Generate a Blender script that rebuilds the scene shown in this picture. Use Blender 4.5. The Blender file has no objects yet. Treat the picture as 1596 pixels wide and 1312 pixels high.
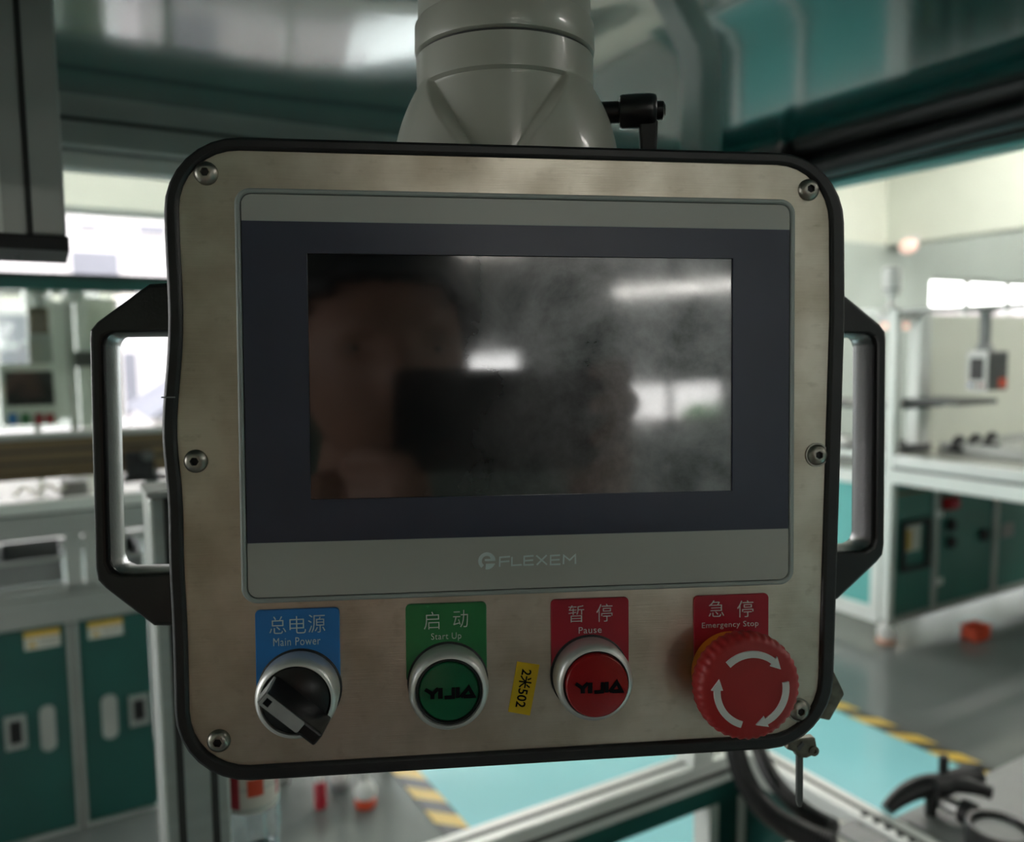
import bpy, bmesh, math, random
import numpy as np
from mathutils import Matrix, Vector, Quaternion
random.seed(7)
S = bpy.context.scene
COL = S.collection
PI = math.pi

# ------------------------------------------------------------------ camera
FPX, CX, CY = 1250.0, 798.0, 656.0          # focal length in pixels of the 1596 x 1312 frame
CAM_H = 1.45
_up = np.array([-.010, .995, -.088]); _up /= np.linalg.norm(_up)     # world up in camera axes (x right, y up, z forward)
_fw = np.array([0, 0, 1.]) - _up*_up[2]; _fw /= np.linalg.norm(_fw)
_rt = np.cross(_up, _fw)
if _rt[0] < 0: _rt = -_rt
WC = np.array([_rt, _fw, _up])              # rows: world X, Y, Z in camera axes

def cam_dir(x, y, z):                       # camera axes (right, up, forward) -> world direction
    return Vector(WC @ np.array([x, y, z]))

cam_data = bpy.data.cameras.new('camera')
cam = bpy.data.objects.new('camera', cam_data); COL.objects.link(cam)
_X, _Y, _Z = cam_dir(1, 0, 0), cam_dir(0, 1, 0), cam_dir(0, 0, -1)
cam.matrix_world = Matrix(((_X.x, _Y.x, _Z.x, 0), (_X.y, _Y.y, _Z.y, 0), (_X.z, _Y.z, _Z.z, CAM_H), (0, 0, 0, 1)))
cam_data.sensor_width = 36.0
cam_data.lens = FPX*36.0/1596.0
cam_data.clip_start = .01
cam_data.clip_end = 200
cam_data.dof.use_dof = True
cam_data.dof.focus_distance = .290
cam_data.dof.aperture_fstop = 8.2
S.camera = cam

# ------------------------------------------------------------------ world, exposure
S.view_settings.view_transform = 'Standard'
S.view_settings.look = 'None'
S.view_settings.gamma = 1
S.view_settings.use_curve_mapping = False
S.view_settings.exposure = 0.5
world = bpy.data.worlds.new('world'); S.world = world
world.use_nodes = True
wn, wl = world.node_tree.nodes, world.node_tree.links
bg = wn['Background']
tc = wn.new('ShaderNodeTexCoord'); sep = wn.new('ShaderNodeSeparateXYZ'); cr = wn.new('ShaderNodeValToRGB')
wl.new(tc.outputs['Generated'], sep.inputs[0]); wl.new(sep.outputs[2], cr.inputs[0])
cr.color_ramp.elements[0].position = 0.0; cr.color_ramp.elements[0].color = (1, .93, .92, 1)
cr.color_ramp.elements[1].position = .7; cr.color_ramp.elements[1].color = (.80, .92, 1, 1)
wl.new(cr.outputs[0], bg.inputs[0])
SKY = 7.0
bg.inputs[1].default_value = SKY
TUBE = 130.0                                   # strength of the fluorescent tubes
S.cycles.max_bounces = 7
S.cycles.sample_clamp_indirect = 6

# ------------------------------------------------------------------ frames
C30, S30 = math.cos(PI/6), math.sin(PI/6)
def RW(a, b, z=0): return Vector((a*C30 - b*S30, a*S30 + b*C30, z))     # room axes -> world
ROOM = Matrix.Rotation(PI/6, 4, 'Z')
def _ray(px, py):
    w = WC @ np.array([(px-CX)/FPX, -(py-CY)/FPX, 1.])
    return np.array([w[0]*C30 + w[1]*S30, -w[0]*S30 + w[1]*C30, w[2]])
_O = np.array([0, 0, CAM_H])
def onz(px, py, z): r = _ray(px, py); return _O + r*((z-CAM_H)/r[2])     # point of the plane z / b / a seen at a pixel
def onb(px, py, b): r = _ray(px, py); return _O + r*(b/r[1])
def ona(px, py, a): r = _ray(px, py); return _O + r*(a/r[0])

# ------------------------------------------------------------------ materials
def mat(name, col, rough=.5, metal=0., spec=.5, var=0., vscale=8., bump=0., bscale=60., coat=0., stretch=None, rvar=0., ior=None, coatr=.08):
    m = bpy.data.materials.new(name); m.use_nodes = True
    n, l = m.node_tree.nodes, m.node_tree.links
    p = n['Principled BSDF']
    p.inputs['Base Color'].default_value = (*col, 1)
    p.inputs['Roughness'].default_value = rough
    p.inputs['Metallic'].default_value = metal
    p.inputs['Specular IOR Level'].default_value = spec
    p.inputs['Coat Weight'].default_value = coat
    p.inputs['Coat Roughness'].default_value = coatr
    if ior: p.inputs['IOR'].default_value = ior
    t = n.new('ShaderNodeTexCoord'); mp = n.new('ShaderNodeMapping'); l.new(t.outputs['Object'], mp.inputs[0])
    if stretch: mp.inputs['Scale'].default_value = stretch
    if var or rvar:
        no = n.new('ShaderNodeTexNoise'); no.inputs['Scale'].default_value = vscale; no.inputs['Detail'].default_value = 5
        l.new(mp.outputs[0], no.inputs[0])
        if var:
            r = n.new('ShaderNodeValToRGB'); l.new(no.outputs[0], r.inputs[0])
            r.color_ramp.elements[0].position = .3; r.color_ramp.elements[1].position = .7
            r.color_ramp.elements[0].color = (*[c*(1-var) for c in col], 1)
            r.color_ramp.elements[1].color = (*[min(1, c*(1+var)) for c in col], 1)
            l.new(r.outputs[0], p.inputs['Base Color'])
        if rvar:
            q = n.new('ShaderNodeMapRange'); l.new(no.outputs[0], q.inputs[0])
            q.inputs[1].default_value = .3; q.inputs[2].default_value = .7
            q.inputs[3].default_value = max(0, rough-rvar); q.inputs[4].default_value = rough+rvar
            l.new(q.outputs[0], p.inputs['Roughness'])
    if bump:
        nb = n.new('ShaderNodeTexNoise'); nb.inputs['Scale'].default_value = bscale; nb.inputs['Detail'].default_value = 3
        l.new(mp.outputs[0], nb.inputs[0])
        b = n.new('ShaderNodeBump'); b.inputs['Strength'].default_value = bump; b.inputs['Distance'].default_value = .001
        l.new(nb.outputs[0], b.inputs['Height']); l.new(b.outputs[0], p.inputs['Normal'])
    return m

def emit_mat(name, col, s):
    m = bpy.data.materials.new(name); m.use_nodes = True
    p = m.node_tree.nodes['Principled BSDF']
    p.inputs['Base Color'].default_value = (*col, 1)
    p.inputs['Emission Color'].default_value = (*col, 1); p.inputs['Emission Strength'].default_value = s
    return m

def pane_mat(name, tint=(1, 1, 1), refl=.1, rough=.02):
    m = bpy.data.materials.new(name); m.use_nodes = True
    n, l = m.node_tree.nodes, m.node_tree.links
    n.remove(n['Principled BSDF'])
    tr = n.new('ShaderNodeBsdfTransparent'); tr.inputs[0].default_value = (*tint, 1)
    gl = n.new('ShaderNodeBsdfGlossy'); gl.inputs['Roughness'].default_value = rough
    lw = n.new('ShaderNodeLayerWeight'); lw.inputs[0].default_value = .5
    pw = n.new('ShaderNodeMath'); pw.operation = 'POWER'; pw.inputs[1].default_value = 4; l.new(lw.outputs['Facing'], pw.inputs[0])
    ad = n.new('ShaderNodeMath'); ad.operation = 'MULTIPLY_ADD'; ad.inputs[1].default_value = .6; ad.inputs[2].default_value = refl*.35; l.new(pw.outputs[0], ad.inputs[0])
    mx = n.new('ShaderNodeMixShader')
    l.new(ad.outputs[0], mx.inputs[0]); l.new(tr.outputs[0], mx.inputs[1]); l.new(gl.outputs[0], mx.inputs[2])
    l.new(mx.outputs[0], n['Material Output'].inputs[0])
    return m

def steel_mat():
    m = bpy.data.materials.new('brushed_steel'); m.use_nodes = True
    n, l = m.node_tree.nodes, m.node_tree.links
    p = n['Principled BSDF']; p.inputs['Metallic'].default_value = 1
    t = n.new('ShaderNodeTexCoord')
    def noise(scale, stretch=None, detail=4):
        q = n.new('ShaderNodeTexNoise'); q.inputs['Scale'].default_value = scale; q.inputs['Detail'].default_value = detail
        mp = n.new('ShaderNodeMapping'); l.new(t.outputs['Object'], mp.inputs[0])
        if stretch: mp.inputs['Scale'].default_value = stretch
        l.new(mp.outputs[0], q.inputs[0]); return q
    blot = noise(38, None, 6); brush = noise(55, (1, 1, 70), 2); spots = noise(140, (1, 1, 1.6), 3)
    r = n.new('ShaderNodeValToRGB'); l.new(blot.outputs[0], r.inputs[0])
    r.color_ramp.elements[0].position = .36; r.color_ramp.elements[0].color = (.50, .445, .355, 1)
    r.color_ramp.elements[1].position = .62; r.color_ramp.elements[1].color = (.68, .63, .535, 1)
    r2 = n.new('ShaderNodeValToRGB'); l.new(spots.outputs[0], r2.inputs[0])
    r2.color_ramp.elements[0].position = .25; r2.color_ramp.elements[0].color = (.72, .70, .66, 1)
    r2.color_ramp.elements[1].position = .40; r2.color_ramp.elements[1].color = (1, 1, 1, 1)
    mx = n.new('ShaderNodeMixRGB'); mx.blend_type = 'MULTIPLY'; mx.inputs[0].default_value = .6
    l.new(r.outputs[0], mx.inputs[1]); l.new(r2.outputs[0], mx.inputs[2])
    mb = n.new('ShaderNodeMixRGB'); mb.blend_type = 'OVERLAY'; mb.inputs[0].default_value = .13
    l.new(mx.outputs[0], mb.inputs[1]); l.new(brush.outputs[0], mb.inputs[2])
    l.new(mb.outputs[0], p.inputs['Base Color'])
    q = n.new('ShaderNodeMapRange'); l.new(blot.outputs[0], q.inputs[0])
    q.inputs[1].default_value = .3; q.inputs[2].default_value = .7; q.inputs[3].default_value = .44; q.inputs[4].default_value = .32
    l.new(q.outputs[0], p.inputs['Roughness'])
    b = n.new('ShaderNodeBump'); b.inputs['Strength'].default_value = .12; b.inputs['Distance'].default_value = .0006
    l.new(brush.outputs[0], b.inputs['Height']); l.new(b.outputs[0], p.inputs['Normal'])
    return m

def display_mat():
    m = bpy.data.materials.new('display_glass'); m.use_nodes = True
    n, l = m.node_tree.nodes, m.node_tree.links
    p = n['Principled BSDF']
    p.inputs['Base Color'].default_value = (.006, .007, .008, 1)
    p.inputs['IOR'].default_value = 2.0
    t = n.new('ShaderNodeTexCoord')
    no = n.new('ShaderNodeTexNoise'); no.inputs['Scale'].default_value = 30; no.inputs['Detail'].default_value = 10; no.inputs['Roughness'].default_value = .62; no.inputs['Distortion'].default_value = .15
    l.new(t.outputs['Object'], no.inputs[0])
    # greasy finger marks: a rough film, heavier towards the right end of the display
    sx = n.new('ShaderNodeSeparateXYZ'); l.new(t.outputs['Object'], sx.inputs[0])
    g = n.new('ShaderNodeMapRange'); l.new(sx.outputs[0], g.inputs[0])
    g.inputs[1].default_value = -.06; g.inputs[2].default_value = .08; g.interpolation_type = 'SMOOTHSTEP'; g.inputs[3].default_value = 0; g.inputs[4].default_value = 1
    q = n.new('ShaderNodeMapRange'); l.new(no.outputs[0], q.inputs[0])
    q.inputs[1].default_value = .30; q.inputs[2].default_value = .72; q.inputs[3].default_value = .12; q.inputs[4].default_value = 1
    mu = n.new('ShaderNodeMath'); mu.operation = 'MULTIPLY'; l.new(q.outputs[0], mu.inputs[0]); l.new(g.outputs[0], mu.inputs[1])
    rr = n.new('ShaderNodeMapRange'); l.new(no.outputs[0], rr.inputs[0])
    rr.inputs[1].default_value = .3; rr.inputs[2].default_value = .7; rr.inputs[3].default_value = .03; rr.inputs[4].default_value = .09
    l.new(rr.outputs[0], p.inputs['Roughness'])
    film = n.new('ShaderNodeBsdfGlossy'); film.inputs['Roughness'].default_value = .34; film.inputs[0].default_value = (.8, .82, .85, 1)
    mv = n.new('ShaderNodeMath'); mv.operation = 'MULTIPLY'; l.new(mu.outputs[0], mv.inputs[0]); mv.inputs[1].default_value = .30
    mx = n.new('ShaderNodeMixShader')
    l.new(mv.outputs[0], mx.inputs[0]); l.new(p.outputs[0], mx.inputs[1]); l.new(film.outputs[0], mx.inputs[2])
    l.new(mx.outputs[0], n['Material Output'].inputs[0])
    return m

def stripe_mat():
    m = bpy.data.materials.new('hazard_tape'); m.use_nodes = True
    n, l = m.node_tree.nodes, m.node_tree.links
    p = n['Principled BSDF']; p.inputs['Roughness'].default_value = .35
    t = n.new('ShaderNodeTexCoord'); sx = n.new('ShaderNodeSeparateXYZ'); l.new(t.outputs['Object'], sx.inputs[0])
    a = n.new('ShaderNodeMath'); a.operation = 'ADD'; l.new(sx.outputs[0], a.inputs[0]); l.new(sx.outputs[1], a.inputs[1])
    mu = n.new('ShaderNodeMath'); mu.operation = 'MULTIPLY'; l.new(a.outputs[0], mu.inputs[0]); mu.inputs[1].default_value = 1/.16
    fr = n.new('ShaderNodeMath'); fr.operation = 'FRACT'; l.new(mu.outputs[0], fr.inputs[0])
    gt = n.new('ShaderNodeMath'); gt.operation = 'GREATER_THAN'; l.new(fr.outputs[0], gt.inputs[0]); gt.inputs[1].default_value = .5
    mx = n.new('ShaderNodeMixRGB'); l.new(gt.outputs[0], mx.inputs[0])
    mx.inputs[1].default_value = (.03, .03, .03, 1); mx.inputs[2].default_value = (.72, .48, .08, 1)
    l.new(mx.outputs[0], p.inputs['Base Color'])
    return m

K = dict(
    steel=steel_mat(), display=display_mat(), hazard=stripe_mat(),
    rubber=mat('black_rubber', (.011, .011, .012), .42, bump=.15, bscale=300, var=.3, vscale=90),
    handle=mat('black_handle', (.014, .014, .015), .33, bump=.08, bscale=700),
    blackp=mat('black_plastic', (.010, .010, .011), .28, var=.2, vscale=60),
    black_matt=mat('matt_black', (.012, .012, .013), .6, var=.2, vscale=60),
    navy=mat('navy_membrane', (.036, .042, .070), .38, var=.08, vscale=30, bump=.03, bscale=900),
    grey_band=mat('grey_membrane', (.41, .415, .385), .40, var=.03, vscale=25, bump=.03, bscale=900),
    grey_edge=mat('grey_moulding', (.33, .365, .35), .45, var=.03, vscale=30),
    chrome=mat('satin_chrome', (.70, .70, .68), .42, .75, rvar=.05, vscale=80),
    screw=mat('screw_steel', (.36, .34, .30), .36, 1., var=.2, vscale=300),
    blue=mat('blue_label', (.024, .20, .56), .28, var=.05, vscale=60),
    green=mat('green_label', (.024, .20, .065), .28, var=.05, vscale=60),
    red=mat('red_label', (.36, .014, .030), .28, var=.05, vscale=60),
    redcap=mat('red_cap', (.30, .010, .012), .16, var=.1, vscale=60),
    greencap=mat('green_cap', (.008, .12, .05), .2, var=.1, vscale=60),
    stop=mat('red_stop', (.34, .013, .013), .5, var=.06, vscale=60),
    orange=mat('orange_collar', (.75, .23, .015), .35, var=.08, vscale=60),
    yellow=mat('yellow_sticker', (.85, .55, .012), .4, var=.06, vscale=60),
    ink_white=mat('white_print', (.66, .68, .66), .45, var=.05, vscale=200),
    ink_pale=mat('pale_print', (.62, .72, .72), .45, var=.05, vscale=200),
    ink_black=mat('black_print', (.004, .004, .006), .6, spec=.1, var=.05, vscale=200),
    pointer=mat('grey_pointer', (.33, .34, .34), .4, var=.08, vscale=200),
    arm=mat('grey_paint', (.38, .385, .33), .36, var=.03, vscale=30, bump=.06, bscale=220, coat=.3),
    hood=mat('green_gloss', (.010, .075, .068), .12, var=.10, vscale=6, bump=.08, bscale=160, coat=.3, coatr=.05),
    green_panel=mat('green_powder', (.014, .085, .074), .32, var=.10, vscale=5, bump=.1, bscale=300),
    teal=mat('teal_panel', (.12, .46, .44), .3, var=.06, vscale=5),
    alu=mat('aluminium', (.50, .52, .50), .38, .85, var=.06, vscale=8, stretch=(1, 1, 12)),
    alu_dull=mat('dull_aluminium', (.44, .46, .44), .45, .35, var=.08, vscale=8),
    alu_white=mat('pale_profile', (.76, .79, .76), .35, .1, var=.04, vscale=8),
    groove=mat('groove_dark', (.03, .032, .03), .6, var=.1, vscale=20),
    bronze=mat('bronze_rail', (.20, .145, .085), .35, .7, var=.12, vscale=8, stretch=(.2, 1, 6)),
    wall=mat('cream_wall', (.69, .72, .63), .7, var=.03, vscale=2, bump=.1, bscale=40),
    wall_dark=mat('dark_green_wall', (.10, .14, .125), .6, var=.05, vscale=2),
    bench_top=mat('bench_top', (.46, .47, .42), .22, spec=.35, var=.04, vscale=6),
    ceil=mat('ceiling_paint', (.66, .67, .60), .8, var=.03, vscale=2),
    frame=mat('window_frame', (.55, .55, .52), .4, var=.04, vscale=6),
    floor=mat('grey_epoxy', (.15, .165, .16), .16, var=.10, vscale=1.5, rvar=.05),
    walk=mat('teal_epoxy', (.30, .66, .71), .16, var=.05, vscale=1.5, rvar=.05),
    label_white=mat('paper_white', (.62, .62, .56), .5, var=.04, vscale=40),
    label_yellow=mat('paper_yellow', (.62, .40, .06), .5, var=.05, vscale=40),
    white=mat('white_plastic', (.72, .72, .70), .3, var=.03, vscale=20),
    grey=mat('grey_plastic', (.24, .25, .25), .4, var=.06, vscale=20),
    darkgrey=mat('dark_grey_plastic', (.07, .075, .075), .4, var=.08, vscale=20),
    redbox=mat('red_orange_plastic', (.60, .07, .025), .4, var=.08, vscale=20),
    hose=mat('black_hose', (.012, .012, .013), .38, var=.2, vscale=30),
    skin=mat('skin', (.44, .24, .17), .5, var=.08, vscale=25, bump=.1, bscale=200),
    hair=mat('black_hair', (.010, .009, .008), .5, var=.3, vscale=80),
    shirt=mat('dark_cloth', (.030, .033, .042), .85, var=.15, vscale=60),
    trousers=mat('blue_cloth', (.022, .028, .045), .85, var=.15, vscale=60),
    eye=mat('eye_white', (.35, .30, .27), .2, var=.02, vscale=50),
    iris=mat('iris', (.02, .012, .008), .15, var=.1, vscale=200),
    building=mat('outside_render', (.42, .36, .36), .8, var=.03, vscale=1),
    outside_glass=mat('outside_window', (.13, .115, .135), .6, var=.1, vscale=1),
    ground=mat('outside_ground', (.45, .43, .40), .8, var=.1, vscale=1),
    leaf=mat('leaf_green', (.10, .26, .05), .6, var=.3, vscale=4),
    trunk=mat('bark', (.10, .07, .05), .8, var=.2, vscale=10),
    pane=pane_mat('window_pane', (.96, .98, .97), .12),
    acrylic=pane_mat('acrylic_sheet', (.78, .83, .79), .25, .06),
    bottle=pane_mat('clear_bottle', (.80, .86, .88), .35, .05),
    tube=emit_mat('tube_light', (1, .97, .92), TUBE),
    tube_soft=emit_mat('soft_tube_light', (1, .97, .92), 9.0),
    tube_mid=emit_mat('medium_tube_light', (1, .95, .87), 32.0),
    tube_dim=emit_mat('bench_tube_light', (1, .93, .88), 1.1),
    old_metal=mat('tarnished_metal', (.17, .155, .125), .38, .8, var=.35, vscale=220),
    green_panel_lit=mat('green_powder_lit', (.030, .18, .150), .32, var=.08, vscale=5),  # lightened copy of the green powder paint; light under the bench put into colour
    wall_shaded=mat('shaded_cream_wall', (.44, .50, .46), .7, var=.03, vscale=2),  # cream wall toned down to grey-green, its shade put into the colour
    orange_pale=mat('pale_orange_rubber', (.62, .34, .24), .5, var=.05, vscale=30),
    lamp=emit_mat('warm_lamp', (1, .70, .60), .34),
)

# ------------------------------------------------------------------ geometry helpers
class B:
    """collects shapes, then links them as one mesh object"""
    def __init__(s): s.bm = bmesh.new()
    def poly_faces(s, vs, fs):
        v = [s.bm.verts.new(p) for p in vs]
        for f in fs:
            try: s.bm.faces.new([v[i] for i in f])
            except ValueError: pass
        return s
    def box(s, x0, x1, y0, y1, z0, z1):
        x0, x1 = min(x0, x1), max(x0, x1); y0, y1 = min(y0, y1), max(y0, y1); z0, z1 = min(z0, z1), max(z0, z1)
        vs = [(x, y, z) for z in (z0, z1) for y in (y0, y1) for x in (x0, x1)]
        return s.poly_faces(vs, [(0, 2, 3, 1), (4, 5, 7, 6), (0, 1, 5, 4), (2, 6, 7, 3), (0, 4, 6, 2), (1, 3, 7, 5)])
    def prism(s, pts, y0, y1):               # outline in x, z; extruded along y
        n = len(pts)
        vs = [(x, y0, z) for x, z in pts] + [(x, y1, z) for x, z in pts]
        fs = [tuple(range(n)), tuple(range(2*n-1, n-1, -1))] + [(i, n+i, n+(i+1) % n, (i+1) % n) for i in range(n)]
        return s.poly_faces(vs, fs)
    def ring(s, outer, inner, y0, y1):       # two outlines of equal count; closed frame
        n = len(outer)
        vs = [(x, y0, z) for x, z in outer] + [(x, y0, z) for x, z in inner] + [(x, y1, z) for x, z in outer] + [(x, y1, z) for x, z in inner]
        fs = []
        for i in range(n):
            j = (i+1) % n
            fs += [(i, j, n+j, n+i), (2*n+i, 3*n+i, 3*n+j, 2*n+j), (i, 2*n+i, 2*n+j, j), (n+i, n+j, 3*n+j, 3*n+i)]
        return s.poly_faces(vs, fs)
    def lathe(s, prof, c=(0, 0, 0), axis='-y', seg=48, ang=None):   # profile of (radius, height) along axis
        rings, vs, fs = [], [], []
        for r, h in prof:
            if r < 1e-9: rings.append([len(vs)]); vs.append(s._ax(axis, 0, 0, h, c)); continue
            rings.append(list(range(len(vs), len(vs)+seg)))
            for k in range(seg):
                t = 2*PI*k/seg
                vs.append(s._ax(axis, r*math.cos(t), r*math.sin(t), h, c))
        for a, b in zip(rings, rings[1:]):
            for k in range(seg):
                k2 = (k+1) % seg
                f = [a[k % len(a)], a[k2 % len(a)], b[k2 % len(b)], b[k % len(b)]]
                g = []
                for i in f:
                    if i not in g: g.append(i)
                if len(g) > 2: fs.append(tuple(g))
        for rg, rv in ((rings[0], 1), (rings[-1], 0)):
            if len(rg) > 1: fs.append(tuple(reversed(rg)) if rv else tuple(rg))
        return s.poly_faces(vs, fs)
    @staticmethod
    def _ax(axis, u, v, h, c):
        d = {'-y': (u, -h, v), 'y': (u, h, v), 'z': (u, v, h), 'x': (h, u, v), '-z': (u, v, -h)}[axis]
        return (c[0]+d[0], c[1]+d[1], c[2]+d[2])
    def tube(s, pts, r, seg=12):
        pts = [Vector(p) for p in pts]; n = len(pts)
        rs = r if isinstance(r, (list, tuple)) else [r]*n
        rings, vs = [], []
        up = None
        for i, p in enumerate(pts):
            t = (pts[min(i+1, n-1)] - pts[max(i-1, 0)]).normalized()
            if up is None: up = t.orthogonal().normalized()
            up = (up - t*up.dot(t)).normalized(); w = t.cross(up)
            rings.append(range(len(vs), len(vs)+seg))
            for k in range(seg):
                a = 2*PI*k/seg
                vs.append(p + up*(rs[i]*math.cos(a)) + w*(rs[i]*math.sin(a)))
        fs = []
        for a, b in zip(rings, rings[1:]):
            fs += [(a[k], a[(k+1) % seg], b[(k+1) % seg], b[k]) for k in range(seg)]
        fs += [tuple(reversed(rings[0])), tuple(rings[-1])]
        return s.poly_faces(vs, fs)
    def bar(s, p0, p1, w, h, up=(0, 0, 1)):   # box beam between two points
        p0, p1 = Vector(p0), Vector(p1); t = (p1-p0).normalized(); up = Vector(up)
        sd = t.cross(up).normalized(); u = sd.cross(t)
        vs = [p + sd*(w/2*i) + u*(h/2*j) for p in (p0, p1) for j in (-1, 1) for i in (-1, 1)]
        return s.poly_faces(vs, [(0, 1, 3, 2), (4, 6, 7, 5), (0, 4, 5, 1), (2, 3, 7, 6), (0, 2, 6, 4), (1, 5, 7, 3)])
    def ell(s, c, r, seg=16, ringn=10, rot=None):
        m = Matrix.Translation(c) @ (rot.to_4x4() if rot else Matrix()) @ Matrix.Diagonal((*r, 1))
        bmesh.ops.create_uvsphere(s.bm, u_segments=seg, v_segments=ringn, radius=1, matrix=m)
        return s
    def stroke(s, pts, w, y0, y1, closed=False):   # flat lettering stroke in x, z with mitred joints
        pts = [Vector((p[0], p[1])) for p in pts]; n = len(pts)
        L, R = [], []
        for i in range(n):
            a = pts[i-1] if (i or closed) else None
            b = pts[(i+1) % n] if (i < n-1 or closed) else None
            d1 = (pts[i]-a).normalized() if a is not None else None
            d2 = (b-pts[i]).normalized() if b is not None else None
            d1 = d1 or d2; d2 = d2 or d1
            n1, n2 = Vector((-d1.y, d1.x)), Vector((-d2.y, d2.x))
            m = (n1+n2).normalized(); k = min(2.0, 1/max(.3, m.dot(n1)))
            L.append(pts[i]+m*(w/2*k)); R.append(pts[i]-m*(w/2*k))
        rng = range(n if closed else n-1)
        for i in rng:
            j = (i+1) % n
            s.prism([(L[i].x, L[i].y), (L[j].x, L[j].y), (R[j].x, R[j].y), (R[i].x, R[i].y)], y0, y1)
        return s
    def build(s, name, m, parent=None, smooth=False, bevel=0, loc=None, mtx=None, seg=2, sharp=35):
        bm = s.bm
        if mtx is not None: bmesh.ops.transform(bm, matrix=mtx, verts=bm.verts)
        bmesh.ops.recalc_face_normals(bm, faces=bm.faces)
        me = bpy.data.meshes.new(name); bm.to_mesh(me); bm.free()
        o = bpy.data.objects.new(name, me); COL.objects.link(o)
        for k in (m if isinstance(m, (list, tuple)) else [m]): me.materials.append(K[k] if isinstance(k, str) else k)
        if parent is not None: o.parent = parent
        if loc is not None: o.location = loc
        if smooth:
            for p in me.polygons: p.use_smooth = True
            try: me.set_sharp_from_angle(angle=math.radians(sharp))
            except Exception: pass
        if bevel:
            b = o.modifiers.new('bevel', 'BEVEL'); b.width = bevel; b.segments = seg; b.limit_method = 'ANGLE'; b.angle_limit = .7
            b.harden_normals = False
        return o

def thing(name, label, cat, loc=(0, 0, 0), group=None, room=True, mtx=None):
    o = bpy.data.objects.new(name, None); COL.objects.link(o); o.empty_display_size = .05
    if mtx is not None: o.matrix_world = mtx
    elif room: o.matrix_world = Matrix.Translation(RW(*loc)) @ ROOM
    else: o.location = loc
    o['label'] = label; o['category'] = cat
    if group: o['group'] = group
    return o
def tag(o, label, cat, group=None):
    o['label'] = label; o['category'] = cat
    if group: o['group'] = group
    return o
def struct(o):
    o['kind'] = 'structure'; return o
def rbuild(b, name, m, **kw):                 # top-level mesh given in room coordinates
    o = b.build(name, m, **kw); o.matrix_world = ROOM.copy(); return o

def rrect(x0, x1, z0, z1, r, n=8):
    out = []
    for cx, cz, a0 in ((x1-r, z1-r, 0), (x0+r, z1-r, 90), (x0+r, z0+r, 180), (x1-r, z0+r, 270)):
        for k in range(n+1):
            a = math.radians(a0 + 90*k/n)
            out.append((cx+r*math.cos(a), cz+r*math.sin(a)))
    return out
def circ(cx, cz, r, n=48, a0=0): return [(cx+r*math.cos(a0+2*PI*k/n), cz+r*math.sin(a0+2*PI*k/n)) for k in range(n)]

def text_obj(name, body, size, m, parent, x, z, y, width=None, height=None, ang=0., thin=0., spacing=1., shear=0):
    """lettering centred at x, z on the plane y of its parent, facing -y"""
    cu = bpy.data.curves.new(name, 'FONT'); cu.body = body; cu.size = size
    cu.align_x = 'CENTER'; cu.align_y = 'CENTER'; cu.extrude = .00008; cu.offset = thin; cu.space_character = spacing
    cu.resolution_u = 3
    t = bpy.data.objects.new(name, cu); COL.objects.link(t)
    dg = bpy.context.evaluated_depsgraph_get(); dg.update()
    me = bpy.data.meshes.new_from_object(t.evaluated_get(dg))
    bpy.data.objects.remove(t); bpy.data.curves.remove(cu)
    xs = [v.co.x for v in me.vertices]; ys = [v.co.y for v in me.vertices]
    cx, cy = (min(xs)+max(xs))/2, (min(ys)+max(ys))/2
    kx = width/(max(xs)-min(xs)) if width else 1
    ky = height/(max(ys)-min(ys)) if height else (kx if width else 1)
    ca, sa = math.cos(ang), math.sin(ang)
    for v in me.vertices:
        p, q, d = (v.co.x-cx)*kx, (v.co.y-cy)*ky, v.co.z
        v.co = Vector((x+p*ca-q*sa, y-d, z+p*sa+q*ca))
    me.name = name
    o = bpy.data.objects.new(name, me); COL.objects.link(o); me.materials.clear(); me.materials.append(K[m]); o.parent = parent
    return o

_base = {}
def rthing(name, label, cat, a, b, z=0., group=None):
    o = thing(name, label, cat, (a, b, z), group); _base[o.name] = Vector((a, b, z)); return o
def part(b, name, m, root, parent=None, **kw):      # mesh given in room coordinates, hung under a thing (or under one of its parts)
    return b.build(name, m, parent or root, mtx=Matrix.Translation(-_base[root.name]), **kw)

# ================================================================== the hall
A0, A1, B0, B1, ZC = -5.0, 19.0, -6.5, 7.0, 4.2
def wall_box(name, m, along, lo, hi, at_, th, holes):
    """wall along 'a' or 'b' with rectangular holes (lo, hi, z0, z1)"""
    b = B()
    def put(u0, u1, z0, z1):
        if u1-u0 < 1e-4 or z1-z0 < 1e-4: return
        b.box(u0, u1, at_, at_+th, z0, z1) if along == 'a' else b.box(at_, at_+th, u0, u1, z0, z1)
    u = lo
    for h0, h1, z0, z1 in sorted(holes):
        put(u, h0, 0, ZC); put(h0, h1, 0, z0); put(h0, h1, z1, ZC); u = h1
    put(u, hi, 0, ZC)
    return struct(rbuild(b, name, m))
W1 = (-3.6, 4.6, .55, 2.57)
_wl = onb(1450, 430, 7.0); _wb = onb(1450, 492, 7.0)
W2 = (float(_wl[0]), float(_wl[0])+6.6, float(_wb[2])-.02, float(_wl[2]))
W3 = (-.95, .0, 1.50, 1.90); W4 = (-2.6, -1.8, 1.85, 2.25)
W5 = (1.2, 6.2, .9, 2.6)
wall_box('wall_back', 'wall', 'a', A0, A1, B1, .24, [W1, W2])
wall_box('wall_front', 'wall_dark', 'a', A0, A1, B0-.24, .24, [W3, W4])
wall_box('wall_left', 'wall', 'b', B0, B1, A0-.24, .24, [W5])
wall_box('wall_right', 'wall', 'b', B0, B1, A1, .24, [])
struct(rbuild(B().box(A0-.24, A1+.24, B0-.24, B1+.24, -.2, 0), 'floor', 'floor'))
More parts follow.
